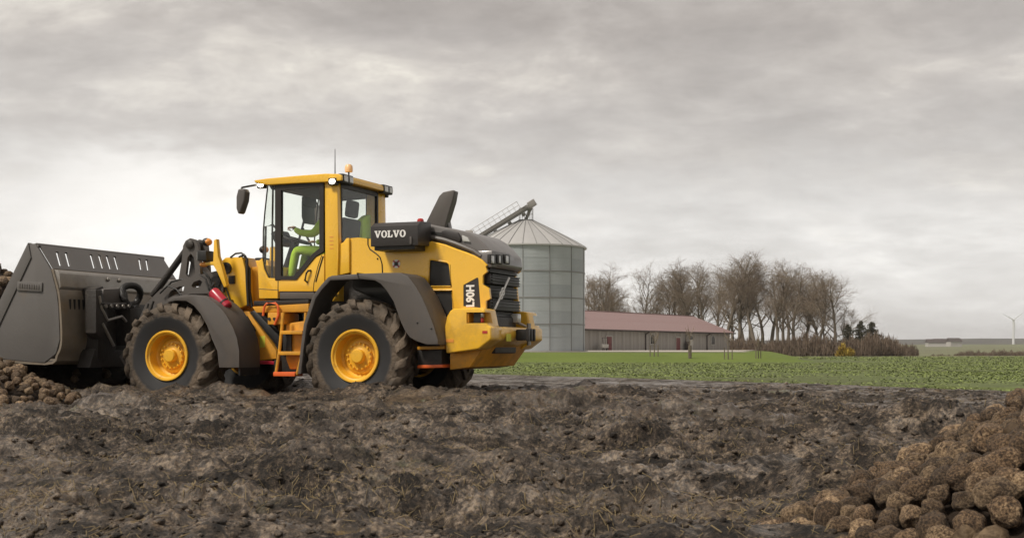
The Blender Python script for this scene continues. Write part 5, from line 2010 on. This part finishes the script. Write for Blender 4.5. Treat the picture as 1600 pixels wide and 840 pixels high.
for pts in ([(sx + .80, .30, z_f + .05), (sx + .82, .30, z_f + .9), (sx + .90, .30, z_f + .98), (sx + 1.02, .30, z_f + .96), (sx + 1.04, .30, z_f + .1)], [(sx + .85, -.3, z_f + .7), (sx + .68, -.32, z_f + 1.3)], [(sx + .6, -.35, z_f + .65), (sx + .78, -.35, z_f + .98)]):
    MB().tube(pts, .018, 8).build('grab_bar', M['black'], loader)
vz = S(483, 312, 0)
MB().box((S(483, 318, 0)[0], 0.0, S(483, 316, 0)[1]), (.05, .36, .14)).build('visor_roll', M['visor'], loader, .02)
MB().prism([(-.17, S(483, 350, 0)[1]), (.12, S(483, 350, 0)[1]), (.17, S(483, 340, 0)[1]), (.17, S(483, 316, 0)[1]), (-.17, S(483, 316, 0)[1])], S(483, 318, 0)[0] + .0, S(483, 318, 0)[0] + .03, 'x').build('sun_visor', M['visor'], loader, .01)
# roof fittings
u, w = S(523.5, 272, .2)
MB().tube([(u, .2, w - .02), (u, .2, w + .36)], [.008, .004], 6).build('antenna', M['black'], loader)
u, w = S(545, 272, -.25)
bc = MB().tube([(u + .12, -.25, w - .06), (u, -.25, w - .02), (u, -.25, w + .03)], .014, 8).build('beacon_stalk', M['black'], loader)
MB().lathe([(0, 0), (.055, 0), (.06, .03), (.055, .085), (.035, .11), (0, .118)], 18, c=(u, -.25, w + .03), axis='z').build('beacon', M['beacon'], bc)
for s in (1, -1):
    u = ur - .06
    v = .62 * s
    w = S(540, 279, .7)[1] + (.0 if s > 0 else 0)
    lc = MB().box((u, v, w), (.10, .30, .13)).build('rear_light_bar', M['black'], loader, .02)
    for q in (-.075, .075):
        MB().box((u - .055, v + q, w), (.012, .10, .085)).build('lamp_lens', M['lens'], lc, .004)
MB().tube([(ur - .06, .5, S(540, 279, .7)[1] + .0), (ur - .06, -.5, S(540, 279, .7)[1] + .0)], .015, 8).build('light_rail', M['black'], loader)
# roof slab over the rear window
MB().box((ur - .02, 0, S(534, 277, .8)[1] + .01), (.14, 1.54, .09)).build('roof_tail', M['yellow'], roof, .03)
# lit work lamps
for px, py, v in ((408, 288.5, .70), (519.5, 283.5, .80)):
    u, w = S(px, py, v)
    h = MB().box((u, v - .03, w), (.13, .08, .10)).build('work_lamp', M['black'], loader, .015)
    MB().ball((u, v + .012, w), (.046, .018, .036)).build('lit_lens', M['lit'], h)
    h2 = MB().box((u, -v + .03, w), (.13, .08, .10)).build('work_lamp', M['black'], loader, .015)
    MB().ball((u, -v - .012, w), (.046, .018, .036)).build('lit_lens', M['lit'], h2)
# mirrors
for s in (1, -1):
    pts = [(*[S(x, y, v)[0]], s * v, S(x, y, v)[1]) for x, y, v in ((400, 289, .74), (388, 291, .92), (378, 293, 1.05), (376, 300, 1.08))]
    ma = MB().tube(pts, .014, 8).build('mirror_arm', M['black'], loader)
    o = MB().prism(SS([(375.5, 296), (384, 295), (386.5, 300), (385, 314), (379, 332), (375.5, 335), (372.5, 326), (372.5, 308)], 1.08), s * 1.0, s * 1.14).build('mirror', M['grey'], ma, .03, 3)

# ---- platform, ladder and hand rails under the cab
def strip(name, pts, v0, v1, mat, bevel=.008):
    for s in (1,):
        MB().prism(SS(pts, v1), v0, v1).build(name, mat, loader, bevel)


strip('platform', [(394, 479), (482, 474), (482, 487), (400, 488)], .55, .98, M['yellow_low'])
strip('platform_beam', [(396, 470), (482, 468), (482, 474), (396, 477)], .5, .80, M['black'])
strip('toolbox', [(418, 488), (444, 488), (444, 506), (418, 507)], .60, 1.0, M['yellow_low'], .015)
for q in ((421, 498), (429, 498)):
    u, w = S(q[0], q[1], 1.0)
    MB().lathe([(0, 0), (.022, 0), (.022, .012), (0, .012)], 10, c=(u, 1.0, w)).build('cap', M['black'], loader)
ladder_l = [(443, 488), (437, 545), (431, 585)]
ladder_r = [(478, 488), (474, 545), (464, 585)]
ld = MB()
lad = None
for k, path in enumerate((ladder_l, ladder_r)):
    pts = [(a, 1.05, b) for a, b in SS(path, 1.05)]
    o = MB().tube(pts, .022, 8).build('ladder_rail', M['yellow_low'], loader if lad is None else lad)
    lad = lad or o
for k, (a, b) in enumerate((((440, 519), (474, 519)), ((436, 552), (471, 551)))):
    p, q = S(*a, 1.05), S(*b, 1.05)
    MB().box(((p[0] + q[0]) / 2, .98, (p[1] + q[1]) / 2), (abs(p[0] - q[0]), .2, .05)).build('step', M['yellow_low'], lad, .008)
p, q = S(429, 584, 1.05), S(463, 584, 1.05)
MB().box(((p[0] + q[0]) / 2, .98, (p[1] + q[1]) / 2), (abs(p[0] - q[0]), .22, .06)).build('bottom_step', M['orange'], lad, .01)
p, q = S(429, 562, 1.05), S(434, 582, 1.05)
MB().box(((p[0] + q[0]) / 2, 1.0, (p[1] + q[1]) / 2), (.07, .1, abs(p[1] - q[1]))).build('rubber_flap', M['black'], lad, .01)
strip('fuel_tank', [(446, 505), (480, 500), (480, 575), (452, 577), (446, 560)], .45, .92, M['yellow_low'], .03)
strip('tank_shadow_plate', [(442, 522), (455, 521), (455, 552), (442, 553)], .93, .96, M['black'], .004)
MB().tube([(a, 1.02, b) for a, b in SS([(411, 493), (413, 479), (417, 473.5), (430, 473), (434.5, 478), (435, 492), (429, 507)], 1.02)], .017, 8).build('grab_rail', M['orange'], loader)
strip('green_sticker', [(406, 525), (414, 524), (414, 542), (406, 543)], .521, .524, M['sticker'], 0)
strip('red_strip', [(393, 562), (428, 564), (428, 569), (393, 568)], .54, .60, M['red'], .006)
# hoses over the pivot
for pts, v, r in (([(374, 402), (381, 398), (386, 405), (386, 440), (388, 478)], .50, .022), ([(380, 405), (390, 420), (390, 455), (394, 480)], .46, .020), ([(360, 402), (368, 396), (377, 395), (384, 400)], .52, .014),
                  ([(366, 497), (384, 500), (394, 518), (394, 534), (380, 545)], .58, .022), ([(364, 493), (386, 495), (398, 515), (398, 536), (378, 549)], .62, .018), ([(349, 410), (345, 425), (350, 440), (360, 470), (372, 488)], .54, .012)):
    MB().tube([(a, v, b) for a, b in SS(pts, v)], r, 8).build('hose', M['black'], loader)
for pts, v, r in (([(258, 452), (268, 440), (284, 436), (296, 440)], .40, .016), ([(250, 458), (262, 446), (276, 452), (290, 470)], .64, .014), ([(318, 424), (326, 432), (330, 446), (340, 456)], .62, .014),
                  ([(312, 428), (322, 436), (326, 452), (334, 462)], .66, .012), ([(342, 428), (338, 440), (344, 456), (356, 466)], .60, .013), ([(240, 470), (234, 490), (228, 512), (224, 540)], .66, .016), ([(232, 474), (226, 498), (214, 520), (204, 548)], .62, .014)):
    MB().tube([(a, v, b) for a, b in SS(pts, v)], r, 8).build('hose', M['black'], loader)
# red and white marker on the tower
u, w = S(371, 484, .53)
MB().box((u, .53, w), (.045, .012, .08)).build('reflector', M['red'], loader, .004)
u, w = S(357, 473, .53)
MB().box((u, .56, w), (.16, .08, .09)).build('valve_block', M['black'], loader, .01)

# ---- box step behind the rear wheel
strip('rear_step_plate', [(652, 541), (694, 540), (694, 545), (652, 546)], .55, 1.0, M['yellow_low'])
strip('rear_step_box', [(652, 546.5), (690, 546), (690, 570), (652, 572)], .50, .90, M['dark'], .01)
strip('rear_step_edge', [(652, 570), (692, 569), (692, 574), (652, 575)], .55, .95, M['orange'])
strip('rear_hanger', [(684, 508), (694, 505), (697, 545), (688, 546)], .55, .70, M['yellow_low'])

# ---- counterweight
CWV = 1.0
UR = -1.85
def plan_block(u0, u1, v0, v1, z0, z1, r, name, parent, bevel=.03):
    """block whose outer rear corner (u0, v1) is rounded by r"""
    sg = 1 if v1 > v0 else -1
    pts = [(u1, v0), (u1, v1)]
    for t in np.linspace(0, math.pi / 2, 6):
        pts.append((u0 + r - r * math.sin(t), v1 - sg * r + sg * r * math.cos(t)))
    pts.append((u0, v0))
    return MB().prism(pts, z0, z1, 'z').build(name, M['yellow'], parent, bevel, 3)


u_f = S(696, 510, CWV)[0]
z_top = S(730, 482, CWV)[1]
z_led = S(760, 509, CWV)[1]
z_bot = S(697, 551, CWV)[1]
def zz(py, px=745):
    return S(px, py, CWV)[1]


base_poly = [(u_f + .01, zz(552, 697)), (u_f + .01, z_led + .0), (UR, z_led + .0), (UR - .03, zz(522)), (UR + .01, zz(531)), (S(748, 545, CWV)[0], zz(541))]
cw = MB().prism(base_poly, -CWV + .025, CWV - .025).build('counterweight', M['yellow'], loader, .035, 3)
cprof = SS([(697, 552), (695.5, 530), (695, 510), (698, 494), (703, 485), (709, 481.5), (750, 481), (757, 482.5), (762, 508), (767, 511), (767, 530), (748, 545)], CWV)
for s in (1, -1):
    cb = MB().prism(cprof, s * .60, s * CWV).build('corner_block', M['yellow'], cw, .03, 3)
    pm = MB().box((UR + .06, s * .86, (z_top + z_led) / 2 - .005), (.50, .34, (z_top - z_led) * .62))
    pm2 = MB().box((UR + .10, s * .96, (z_top + z_led) / 2 - .005), (.44, .30, (z_top - z_led) * .62))
    cut(cb, [pm2])
    for f in cb.data.polygons:
        f.use_smooth = True
    MB().box((UR + .33, s * .86, (z_top + z_led) / 2 - .005), (.06, .24, (z_top - z_led) * .55)).build('pocket_back', M['yellow_low'], cw, .005)
    tl = MB().box((UR + .19, s * .90, (z_top + z_led) / 2 + .0), (.10, .11, .145)).build('tail_light', M['black'], cw, .012)
    MB().box((UR + .135, s * .90, (z_top + z_led) / 2 - .035), (.02, .09, .055)).build('red_lens', M['redlens'], tl, .004)
    MB().box((UR + .135, s * .90, (z_top + z_led) / 2 + .03), (.02, .09, .05)).build('clear_lens', M['lens'], tl, .004)
    u, w = S(759, 518.5, CWV)
    MB().box((UR + .06, s * (CWV + .001), zz(518.5, 759)), (.07, .008, .035)).build('reflector', M['redlens'], cw)
    u, w = S(703, 532, CWV)
    MB().box((u, s * (CWV + .001), w), (.11, .008, .04)).build('side_reflector', M['amber'], cw)
# chamfered keel below, underside shade put into its darker yellow
keel = [(u_f + .012, zz(551, 697)), (S(748, 545, CWV)[0], zz(541)), (UR + .05, zz(532)), (UR + .12, zz(537)), (S(735, 573, .8)[0], S(735, 573, .8)[1]), (u_f + .012, S(697, 577, .8)[1])]
MB().prism(keel, -.82, .82).build('keel', M['yellow_low'], cw, .03)
# tow hitch, sticker, number plate lamp
v, w = R_(818, 523, UR - .08)
th_ = MB().box((UR - .10, v, w), (.16, .30, .15)).build('tow_hitch', M['black'], loader, .02)
for q in (-.1, .02, .12):
    MB().box((UR - .19, v + q, w + .0), (.05, .05, .17)).build('hitch_jaw', M['box'], th_, .01)
MB().tube([(UR - .14, v - .05, w - .14), (UR - .14, v - .05, w + .16)], .03, 10).build('hitch_pin', M['bright_steel'], th_)
v, w = R_(796, 527, UR - .04)
MB().box((UR - .028, v, w), (.012, .17, .10)).build('sticker', M['sticker'], cw, .003)
v, w = R_(809.5, 497, UR + .1)
MB().box((UR + .14, v, w), (.14, .12, .13)).build('rear_lamp', M['lens'], cw, .03)
MB().tube([(UR + .1, v + .02, w - .06), (UR + .06, v - .3, w - .13), (UR, v - .42, w - .2)], .022, 8).build('cable', M['bright_steel'], cw)

# ------------------------------------------------------------------ fire extinguisher on the front fender
a, b = P3(330, 452, 1.0), P3(356, 481, 1.0)
ext = empty('fire_extinguisher')
ext.matrix_world = loader.matrix_basis @ Matrix.Translation(b)
tag(ext, 'red fire extinguisher with white label strapped behind the front fender', 'fire extinguisher')
d = (a - b)
L = d.length
rotm = d.normalized().to_track_quat('Z', 'X').to_matrix()
def ex(p):
    return rotm @ Vector(p)
def ext_part(name, prof, mat, parent, n=24):
    m = MB().lathe(prof, n, axis='z')
    m.v = [tuple(ex(p)) for p in m.v]
    return m.build(name, mat, parent)
body = ext_part('cylinder', [(0, 0), (.07, 0), (.085, .02), (.085, L * .82), (.07, L * .90), (.03, L * .95), (0, L * .95)], M['red'], ext)
lb = MB()
lv = []
for i in range(9):
    t_ = math.pi * (.15 + .35 * i / 8) + 2.6
    for h_ in (.42, .62):
        lv.append(tuple(ex((.0866 * math.cos(t_), .0866 * math.sin(t_), L * h_))))
lb.add(lv, [(2 * i, 2 * i + 2, 2 * i + 3, 2 * i + 1) for i in range(8)]).build('label', M['white'], ext)
ext_part('valve', [(.028, L * .93), (.032, L * .98), (.035, L * 1.03), (0, L * 1.05)], M['black'], ext)
ext_part('strap', [(.087, L * .22), (.091, L * .22), (.091, L * .28), (.087, L * .28)], M['black'], ext)
m = MB().box((0, 0, 0), (.14, .03, .03))
m.v = [tuple(ex((p[0] + .04, p[1], p[2] + L * 1.06))) for p in m.v]
m.build('lever', M['black'], ext, .006)
m = MB().box((0, 0, 0), (.06, .10, L * .9))
m.v = [tuple(ex((p[0] - .105, p[1], p[2] + L * .45))) for p in m.v]
m.build('bracket', M['black'], ext, .01)

# ------------------------------------------------------------------ driver
def skin_mesh(nodes, edges, radii, root, sub=2):
    me = bpy.data.meshes.new('body')
    me.from_pydata(nodes, edges, [])
    o = link('tmp', me)
    o.modifiers.new('s', 'SKIN')
    for i, r in enumerate(radii):
        sv = me.skin_vertices[0].data[i]
        sv.radius = (r, r) if not isinstance(r, tuple) else r
        sv.use_root = (i == root)
    sd_ = o.modifiers.new('d', 'SUBSURF')
    sd_.levels = sub
    sd_.render_levels = sub
    bpy.context.view_layer.update()
    m2 = bpy.data.meshes.new_from_object(o.evaluated_get(bpy.context.evaluated_depsgraph_get()))
    bpy.data.objects.remove(o)
    m2.shade_smooth()
    return m2


def make_driver():
    root = empty('person')
    root.matrix_world = loader.matrix_basis @ Matrix.Translation((sx + .15, -.02, z_f + .50))
    tag(root, 'driver in bright yellow green high visibility clothing seated in the loader cab', 'person')
    nodes = [(0, 0, .10), (-.02, 0, .27), (-.03, 0, .44), (-.02, 0, .56), (0, 0, .66),                 # spine to neck base
             (-.02, .17, .53), (.10, .27, .33), (.36, .20, .36), (.48, .15, .42),                      # left arm
             (-.02, -.19, .53), (-.10, -.44, .32), (.22, -.40, .27), (.42, -.34, .27),                  # right arm
             (.05, .11, .08), (.46, .15, .12), (.56, .14, -.30), (.58, .14, -.40),                     # left leg
             (.05, -.11, .08), (.46, -.15, .12), (.56, -.14, -.30), (.58, -.14, -.40)]                 # right leg
    edges = [(0, 1), (1, 2), (2, 3), (3, 4), (3, 5), (5, 6), (6, 7), (7, 8), (3, 9), (9, 10), (10, 11), (11, 12), (0, 13), (13, 14), (14, 15), (15, 16), (0, 17), (17, 18), (18, 19), (19, 20)]
    radii = [(.15, .17), (.13, .16), (.14, .17), (.11, .13), .06, .085, .065, .05, .042, .085, .065, .05, .042, .095, .075, .058, .06, .095, .075, .058, .06]
    body = link('body', skin_mesh(nodes, edges, radii, 0), M['hivis'], root)
    # head with face, ears and cap
    hm_ = MB().ball((.02, 0, .80), (.098, .078, .118), 18, 12)
    hm_.ball((.118, 0, .785), (.022, .016, .026), 8, 6)
    for s in (1, -1):
        hm_.ball((.01, s * .078, .79), (.022, .012, .032), 8, 6)
    hm_.tube([(.0, 0, .62), (.01, 0, .74)], .052, 12)
    head = hm_.build('head', M['skin'], root)
    for s in (1, -1):
        MB().ball((.108, s * .032, .815), (.010, .014, .009), 8, 6).build('eye', M['black'], head)
    MB().ball((.108, 0, .742), (.010, .024, .007), 8, 6).build('mouth', M['redlens'], head)
    MB().ball((.008, 0, .845), (.108, .088, .088), 16, 10).build('cap', M['darkcloth'], root)
    # hands: palm with five bent fingers closing on the wheel / lever
    for (hx, hy, hz), sg in (((.52, .13, .45), 1), ((.46, -.33, .275), -1)):
        h = MB().ball((hx, hy, hz), (.048, .038, .020), 10, 6)
        for f in range(4):
            yy = hy + (f - 1.5) * .019
            l = (.034, .040, .038, .030)[f]
            h.tube([(hx + .035, yy, hz + .004), (hx + .045 + l, yy, hz - .004), (hx + .048 + l, yy, hz - .03), (hx + .03 + l * .6, yy, hz - .042)], [.0095, .009, .0085, .007], 6)
        h.tube([(hx - .005, hy - sg * .032, hz), (hx + .022, hy - sg * .055, hz - .012), (hx + .045, hy - sg * .052, hz - .03)], [.011, .010, .008], 6)
        h.build('hand', M['skin'], root)
    for s in (1, -1):
        MB().box((.64, s * .14, -.43), (.27, .10, .09)).build('boot', M['black'], root, .035)


make_driver()
jk = empty('hi_vis_jacket')
jk.matrix_world = loader.matrix_basis
tag(jk, 'yellow green hi-vis jacket behind the rear window of the cab beside the seat', 'jacket')
jv = []
ju = ur + .16
j0 = [R_(562, 344, ju), R_(570, 337, ju), R_(579, 334, ju), R_(582, 352, ju), R_(582, 374, ju), R_(562, 374, ju)]
jm = MB().prism(j0, ju - .05, ju + .06, 'x').build('cloth', M['hivis'], jk, .025, 3)
MB().tube([(ju, *R_(572, 336, ju)), (ju, *R_(573, 300, ju))], .006, 5).build('hanger_strap', M['darkcloth'], jk)

from mathutils import Euler
# ------------------------------------------------------------------ sugar beets
def beet_mesh(seed, sub=4):
    rs = random.Random(seed)
    bm = bmesh.new()
    bmesh.ops.create_icosphere(bm, subdivisions=sub, radius=1.0)
    o = Vector((rs.uniform(0, 50), rs.uniform(0, 50), rs.uniform(0, 50)))
    long = rs.uniform(1.0, 1.45)
    tail = rs.uniform(.05, .45)
    for v in bm.verts:
        p = v.co.copy()
        t = p.z                                        # crown up, root tip down
        r = 1.0
        if t < -.1:
            r = 1 - .62 * ((-t - .1) / .9) ** 1.3
        if t > .5:
            r = 1 + .05 - .15 * (t - .5)
        z = p.z * long
        if t < -.55:
            z -= tail * ((-t - .55) / .45) ** 2
        q = Vector((p.x * r, p.y * r * rs.uniform(.995, 1.005), z))
        n = mnoise.noise(p * 1.3 + o) * .17 + mnoise.noise(p * 3.1 + o) * .06 + mnoise.noise(p * 7 + o) * .025 + abs(mnoise.noise(p * 4.4 + o * 2)) * -.10
        # the two lengthwise root grooves
        g = math.exp(-(math.atan2(p.y, abs(p.x)) / .3) ** 2) * .10 * (1 - abs(t))
        v.co = q * (1 + n - g)
    me = bpy.data.meshes.new('beet')
    bm.to_mesh(me)
    bm.free()
    me.materials.append(M['beet'])
    me.shade_smooth()
    return me


BEETS = [beet_mesh(100 + i) for i in range(10)]
LOWB = []
for i in range(4):
    me_ = beet_mesh(200 + i, 2)
    LOWB.append((np.array([v.co[:] for v in me_.vertices]), np.array([p.vertices[:] for p in me_.polygons])))
    bpy.data.meshes.remove(me_)
nb = 0


def put_beet(p, r, rot, label, group):
    global nb
    o = link('sugar_beet', BEETS[nb % 10])
    nb += 1
    o.location = p
    o.scale = (r, r, r)
    o.rotation_euler = rot
    tag(o, label, 'beet', group)
    return o


def heap(cx, cy, hgt, rad, region, rmin, rmax, limit, seed, labeler, group, core_name, core_label, ground=None, vis=lambda x, y: True, drop=.085):
    rs = random.Random(seed)
    def hz_(x, y):
        r = math.hypot(x - cx, y - cy)
        g = float(base_z(np.array(x), np.array(y))) if ground is None else ground
        return g + max(hgt * (1 - r / rad), -0.02) + .05 * mnoise.noise(Vector((x * 1.5, y * 1.5, seed))), r
    pts = []
    tries = 0
    while len(pts) < limit and tries < 60000:
        tries += 1
        x, y = rs.uniform(*region[0]), rs.uniform(*region[1])
        if not vis(x, y):
            continue
        h, r = hz_(x, y)
        if r > rad * 1.03 and rs.random() > .12 or r > rad * 1.12:
            continue
        rr = rs.uniform(rmin, rmax) * (.85 if rs.random() < .3 else 1)
        z = h + rr * rs.uniform(.05, .75)
        if all((x - q[0]) ** 2 + (y - q[1]) ** 2 + (z - q[2]) ** 2 > (.78 * (rr + q[3])) ** 2 for q in pts):
            pts.append((x, y, z, rr))
    pts.sort(key=lambda q: -q[2])
    for i, (x, y, z, rr) in enumerate(pts):
        tilt = rs.gauss(math.pi / 2, .55)
        rot = (tilt, rs.uniform(-.4, .4), rs.uniform(0, 6.28))
        tip = Euler(rot).to_matrix() @ Vector((0, 0, -1))
        k = max(range(3), key=lambda q: abs(tip[q]))
        way = (('left', 'right'), ('us', 'away'), ('down', 'up'))[k][tip[k] > 0]
        size = 'large' if rr > rmin + .72 * (rmax - rmin) else ('small' if rr < rmin + .15 * (rmax - rmin) else 'medium')
        put_beet((x, y, z), rr, rot, labeler(i, len(pts), x, y, z, size, way), group)
    # the uncounted rest of the heap, out of the photograph's sight
    more = []
    tries = 0
    while len(more) < 420 and tries < 9000:
        tries += 1
        x, y = rs.uniform(cx - rad, cx + rad), rs.uniform(cy - rad, cy + rad)
        h, r = hz_(x, y)
        if r > rad * 1.02:
            continue
        rr = rs.uniform(rmin, rmax)
        z = h + rr * rs.uniform(.05, .6)
        if all((x - q[0]) ** 2 + (y - q[1]) ** 2 + (z - q[2]) ** 2 > (.80 * (rr + q[3])) ** 2 for q in pts) and all((x - q[0]) ** 2 + (y - q[1]) ** 2 + (z - q[2]) ** 2 > (.80 * (rr + q[3])) ** 2 for q in more):
            more.append((x, y, z, rr))
    Vs, Fs, off = [], [], 0
    for i, (x, y, z, rr) in enumerate(more):
        tv, tf = LOWB[i % len(LOWB)]
        R3 = np.array(Euler((rs.gauss(math.pi / 2, .55), rs.uniform(-.4, .4), rs.uniform(0, 6.28))).to_matrix())
        Vs.append((tv * rr) @ R3.T + np.array((x, y, z)))
        Fs.append(tf + off)
        off += len(tv)
    if more:
        o = npmesh('beet_heap_rest', np.concatenate(Vs), np.concatenate(Fs), M['beet_far'])
        tag(o, 'further beets covering the far side of the ' + ('near right heap' if cx > 0 else ('small heap in front of the bucket' if cy < 18 else 'tall heap behind the bucket')), 'beets', kind='stuff')
    # the packed inside of the heap; its colour carries the shade between beets
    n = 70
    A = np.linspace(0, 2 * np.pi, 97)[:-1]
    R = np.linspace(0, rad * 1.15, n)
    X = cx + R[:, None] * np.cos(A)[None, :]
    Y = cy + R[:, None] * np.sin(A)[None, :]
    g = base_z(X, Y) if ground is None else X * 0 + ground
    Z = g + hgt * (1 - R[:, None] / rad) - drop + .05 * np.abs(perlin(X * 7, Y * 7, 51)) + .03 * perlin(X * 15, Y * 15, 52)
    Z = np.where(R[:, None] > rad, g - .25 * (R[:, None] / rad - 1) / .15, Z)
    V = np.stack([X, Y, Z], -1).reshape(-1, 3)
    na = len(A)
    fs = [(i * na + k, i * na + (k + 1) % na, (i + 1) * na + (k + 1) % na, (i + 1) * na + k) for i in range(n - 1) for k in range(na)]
    o = npmesh(core_name, V, np.array(fs)[:, ::-1], M['heap_soil_shaded'])
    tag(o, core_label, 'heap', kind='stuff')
    return pts


def pcol(x, y):
    return x / y * FPX + 800


def lab_right(i, n, x, y, z, size, way):
    if i == 0: return 'topmost sugar beet of the near heap at the right edge of the picture'
    a = pcol(x, y)
    row = 'upper slope' if z > .34 else ('middle slope' if z > .17 else 'foot')
    side = 'left' if a < 1400 else ('centre' if a < 1500 else 'right')
    return f'{size} beet with root facing {way} on the {side} {row} of the near heap'


def lab_left(i, n, x, y, z, size, way):
    if i == 0: return 'topmost sugar beet of the small heap in front of the bucket'
    a = pcol(x, y)
    return '%s beet with root facing %s on the %s of the heap before the bucket' % (size, way, 'left slope' if a < 30 else ('middle slope' if a < 75 else 'right toe'))


def lab_back(i, n, x, y, z, size, way):
    return f'{size} beet with root facing {way} on the tall heap behind the bucket'


heap(2.80, 5.0, .96, 1.72, ((.9, 3.2), (3.7, 6.6)), .041, .066, 190, 3, lab_right, 'sugar beets of the near heap', 'beet_heap_core', 'packed soil of the near right heap, darkened for the shade between beets',
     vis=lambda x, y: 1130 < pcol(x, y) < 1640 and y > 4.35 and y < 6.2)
heap(-7.6, 15.6, 1.12, 2.2, ((-7.5, -5.0), (13.4, 16.0)), .046, .064, 85, 5, lab_left, 'sugar beets of the heap in front of the bucket', 'beet_heap_core', 'soil of the heap in front of the bucket, darkened for the shade between beets', ground=.16,
     vis=lambda x, y: -60 < pcol(x, y) < 160 and (y - 15.6) < .35, drop=.05)
heap(-10.2, 21.6, 3.1, 4.4, ((-10.6, -6.6), (18.8, 22.4)), .065, .095, 24, 9, lab_back, 'sugar beets of the tall heap behind the bucket', 'beet_heap_core', 'tall heap of beets and soil behind the bucket, darkened for the shade between beets', ground=.1,
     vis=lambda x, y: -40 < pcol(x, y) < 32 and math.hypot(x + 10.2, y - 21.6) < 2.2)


# ------------------------------------------------------------------ straw and clods trodden into the mud
def build_straw():
    rs = np.random.RandomState(3)
    n = 42000
    y = 3.2 * np.exp(rs.rand(n) * math.log(22 / 3.2))
    x = (rs.rand(n) * 1.0 - .5) * y
    d = perlin(x * .5, y * .7, 61) + .6 * perlin(x * 1.7, y * 2.0, 62)
    ok = (rs.rand(n) < np.clip(.45 + 1.1 * d, .04, 1)) & (crop_d(x, y) < -.3)
    u, v = to_local(x, y)
    ok &= ~((u > -2) & (u < 6.2) & (np.abs(v) < 1.5))
    x, y = x[ok], y[ok]
    n = len(x)
    z = mud_z(x, y) + .006
    L = (.012 + .05 * rs.rand(n) ** 2.5)
    a = rs.rand(n) * np.pi
    dx, dy = np.cos(a), np.sin(a)
    zs = (mud_z(x + dx * L, y + dy * L) + .006 + .02 * rs.rand(n))
    w = .0012 + .0022 * rs.rand(n) ** 2
    p0 = np.stack([x - dx * L * .2, y - dy * L * .2, z], -1)
    p1 = np.stack([x + dx * L, y + dy * L, np.maximum(zs, z - .02)], -1)
    q = np.stack([-dy * w, dx * w, 0 * w], -1)
    t = np.stack([0 * w, 0 * w, w * 1.4], -1)
    V = np.stack([p0 - q, p0 + q, p0 + t, p1 - q, p1 + q, p1 + t], 1).reshape(-1, 3)
    b = (np.arange(n) * 6)[:, None]
    F = np.concatenate([b + np.array([[0, 1, 4, 3]]), b + np.array([[1, 2, 5, 4]]), b + np.array([[2, 0, 3, 5]])])
    o = npmesh('straw_litter', V, F, M['straw'], smooth=False)
    tag(o, 'bits of pale straw and root trash trodden into the mud', 'straw', kind='stuff')


build_straw()


def build_clods():
    rs = np.random.RandomState(13)
    n = 30000
    y = 3.4 * np.exp(rs.rand(n) * math.log(22 / 3.4))
    x = (rs.rand(n) * 1.0 - .5) * y
    d = perlin(x * .6, y * .8, 71)
    ok = (rs.rand(n) < np.clip(.5 + 1.0 * d, .05, 1)) & (crop_d(x, y) < -.2)
    u, v = to_local(x, y)
    ok &= ~((u > -2) & (u < 6.2) & (np.abs(v) < 1.35))
    x, y = x[ok], y[ok]
    n = len(x)
    s = (.005 + .026 * rs.rand(n) ** 3.0) * (0.42 + 0.062 * y)
    z = mud_z(x, y) + s * .2
    bm = bmesh.new()
    bmesh.ops.create_icosphere(bm, subdivisions=1, radius=1)
    tv = np.array([v.co[:] for v in bm.verts])
    bm.verts.index_update()
    tf = np.array([[v.index for v in f.verts] for f in bm.faces])
    bm.free()
    jit = 1 + .55 * (rs.rand(n, len(tv), 1) - .5)
    sc = np.stack([s * (.8 + .8 * rs.rand(n)), s * (.8 + .8 * rs.rand(n)), s * (.6 + .4 * rs.rand(n))], -1)[:, None, :]
    V = (tv[None] * jit * sc + np.stack([x, y, z], -1)[:, None, :]).reshape(-1, 3)
    F = (tf[None] + (np.arange(n) * len(tv))[:, None, None]).reshape(-1, 3)
    o = npmesh('mud_clods', V, F, M['mud'], smooth=False)
    tag(o, 'loose clods of wet earth lying on the mud', 'clods', kind='stuff')


build_clods()
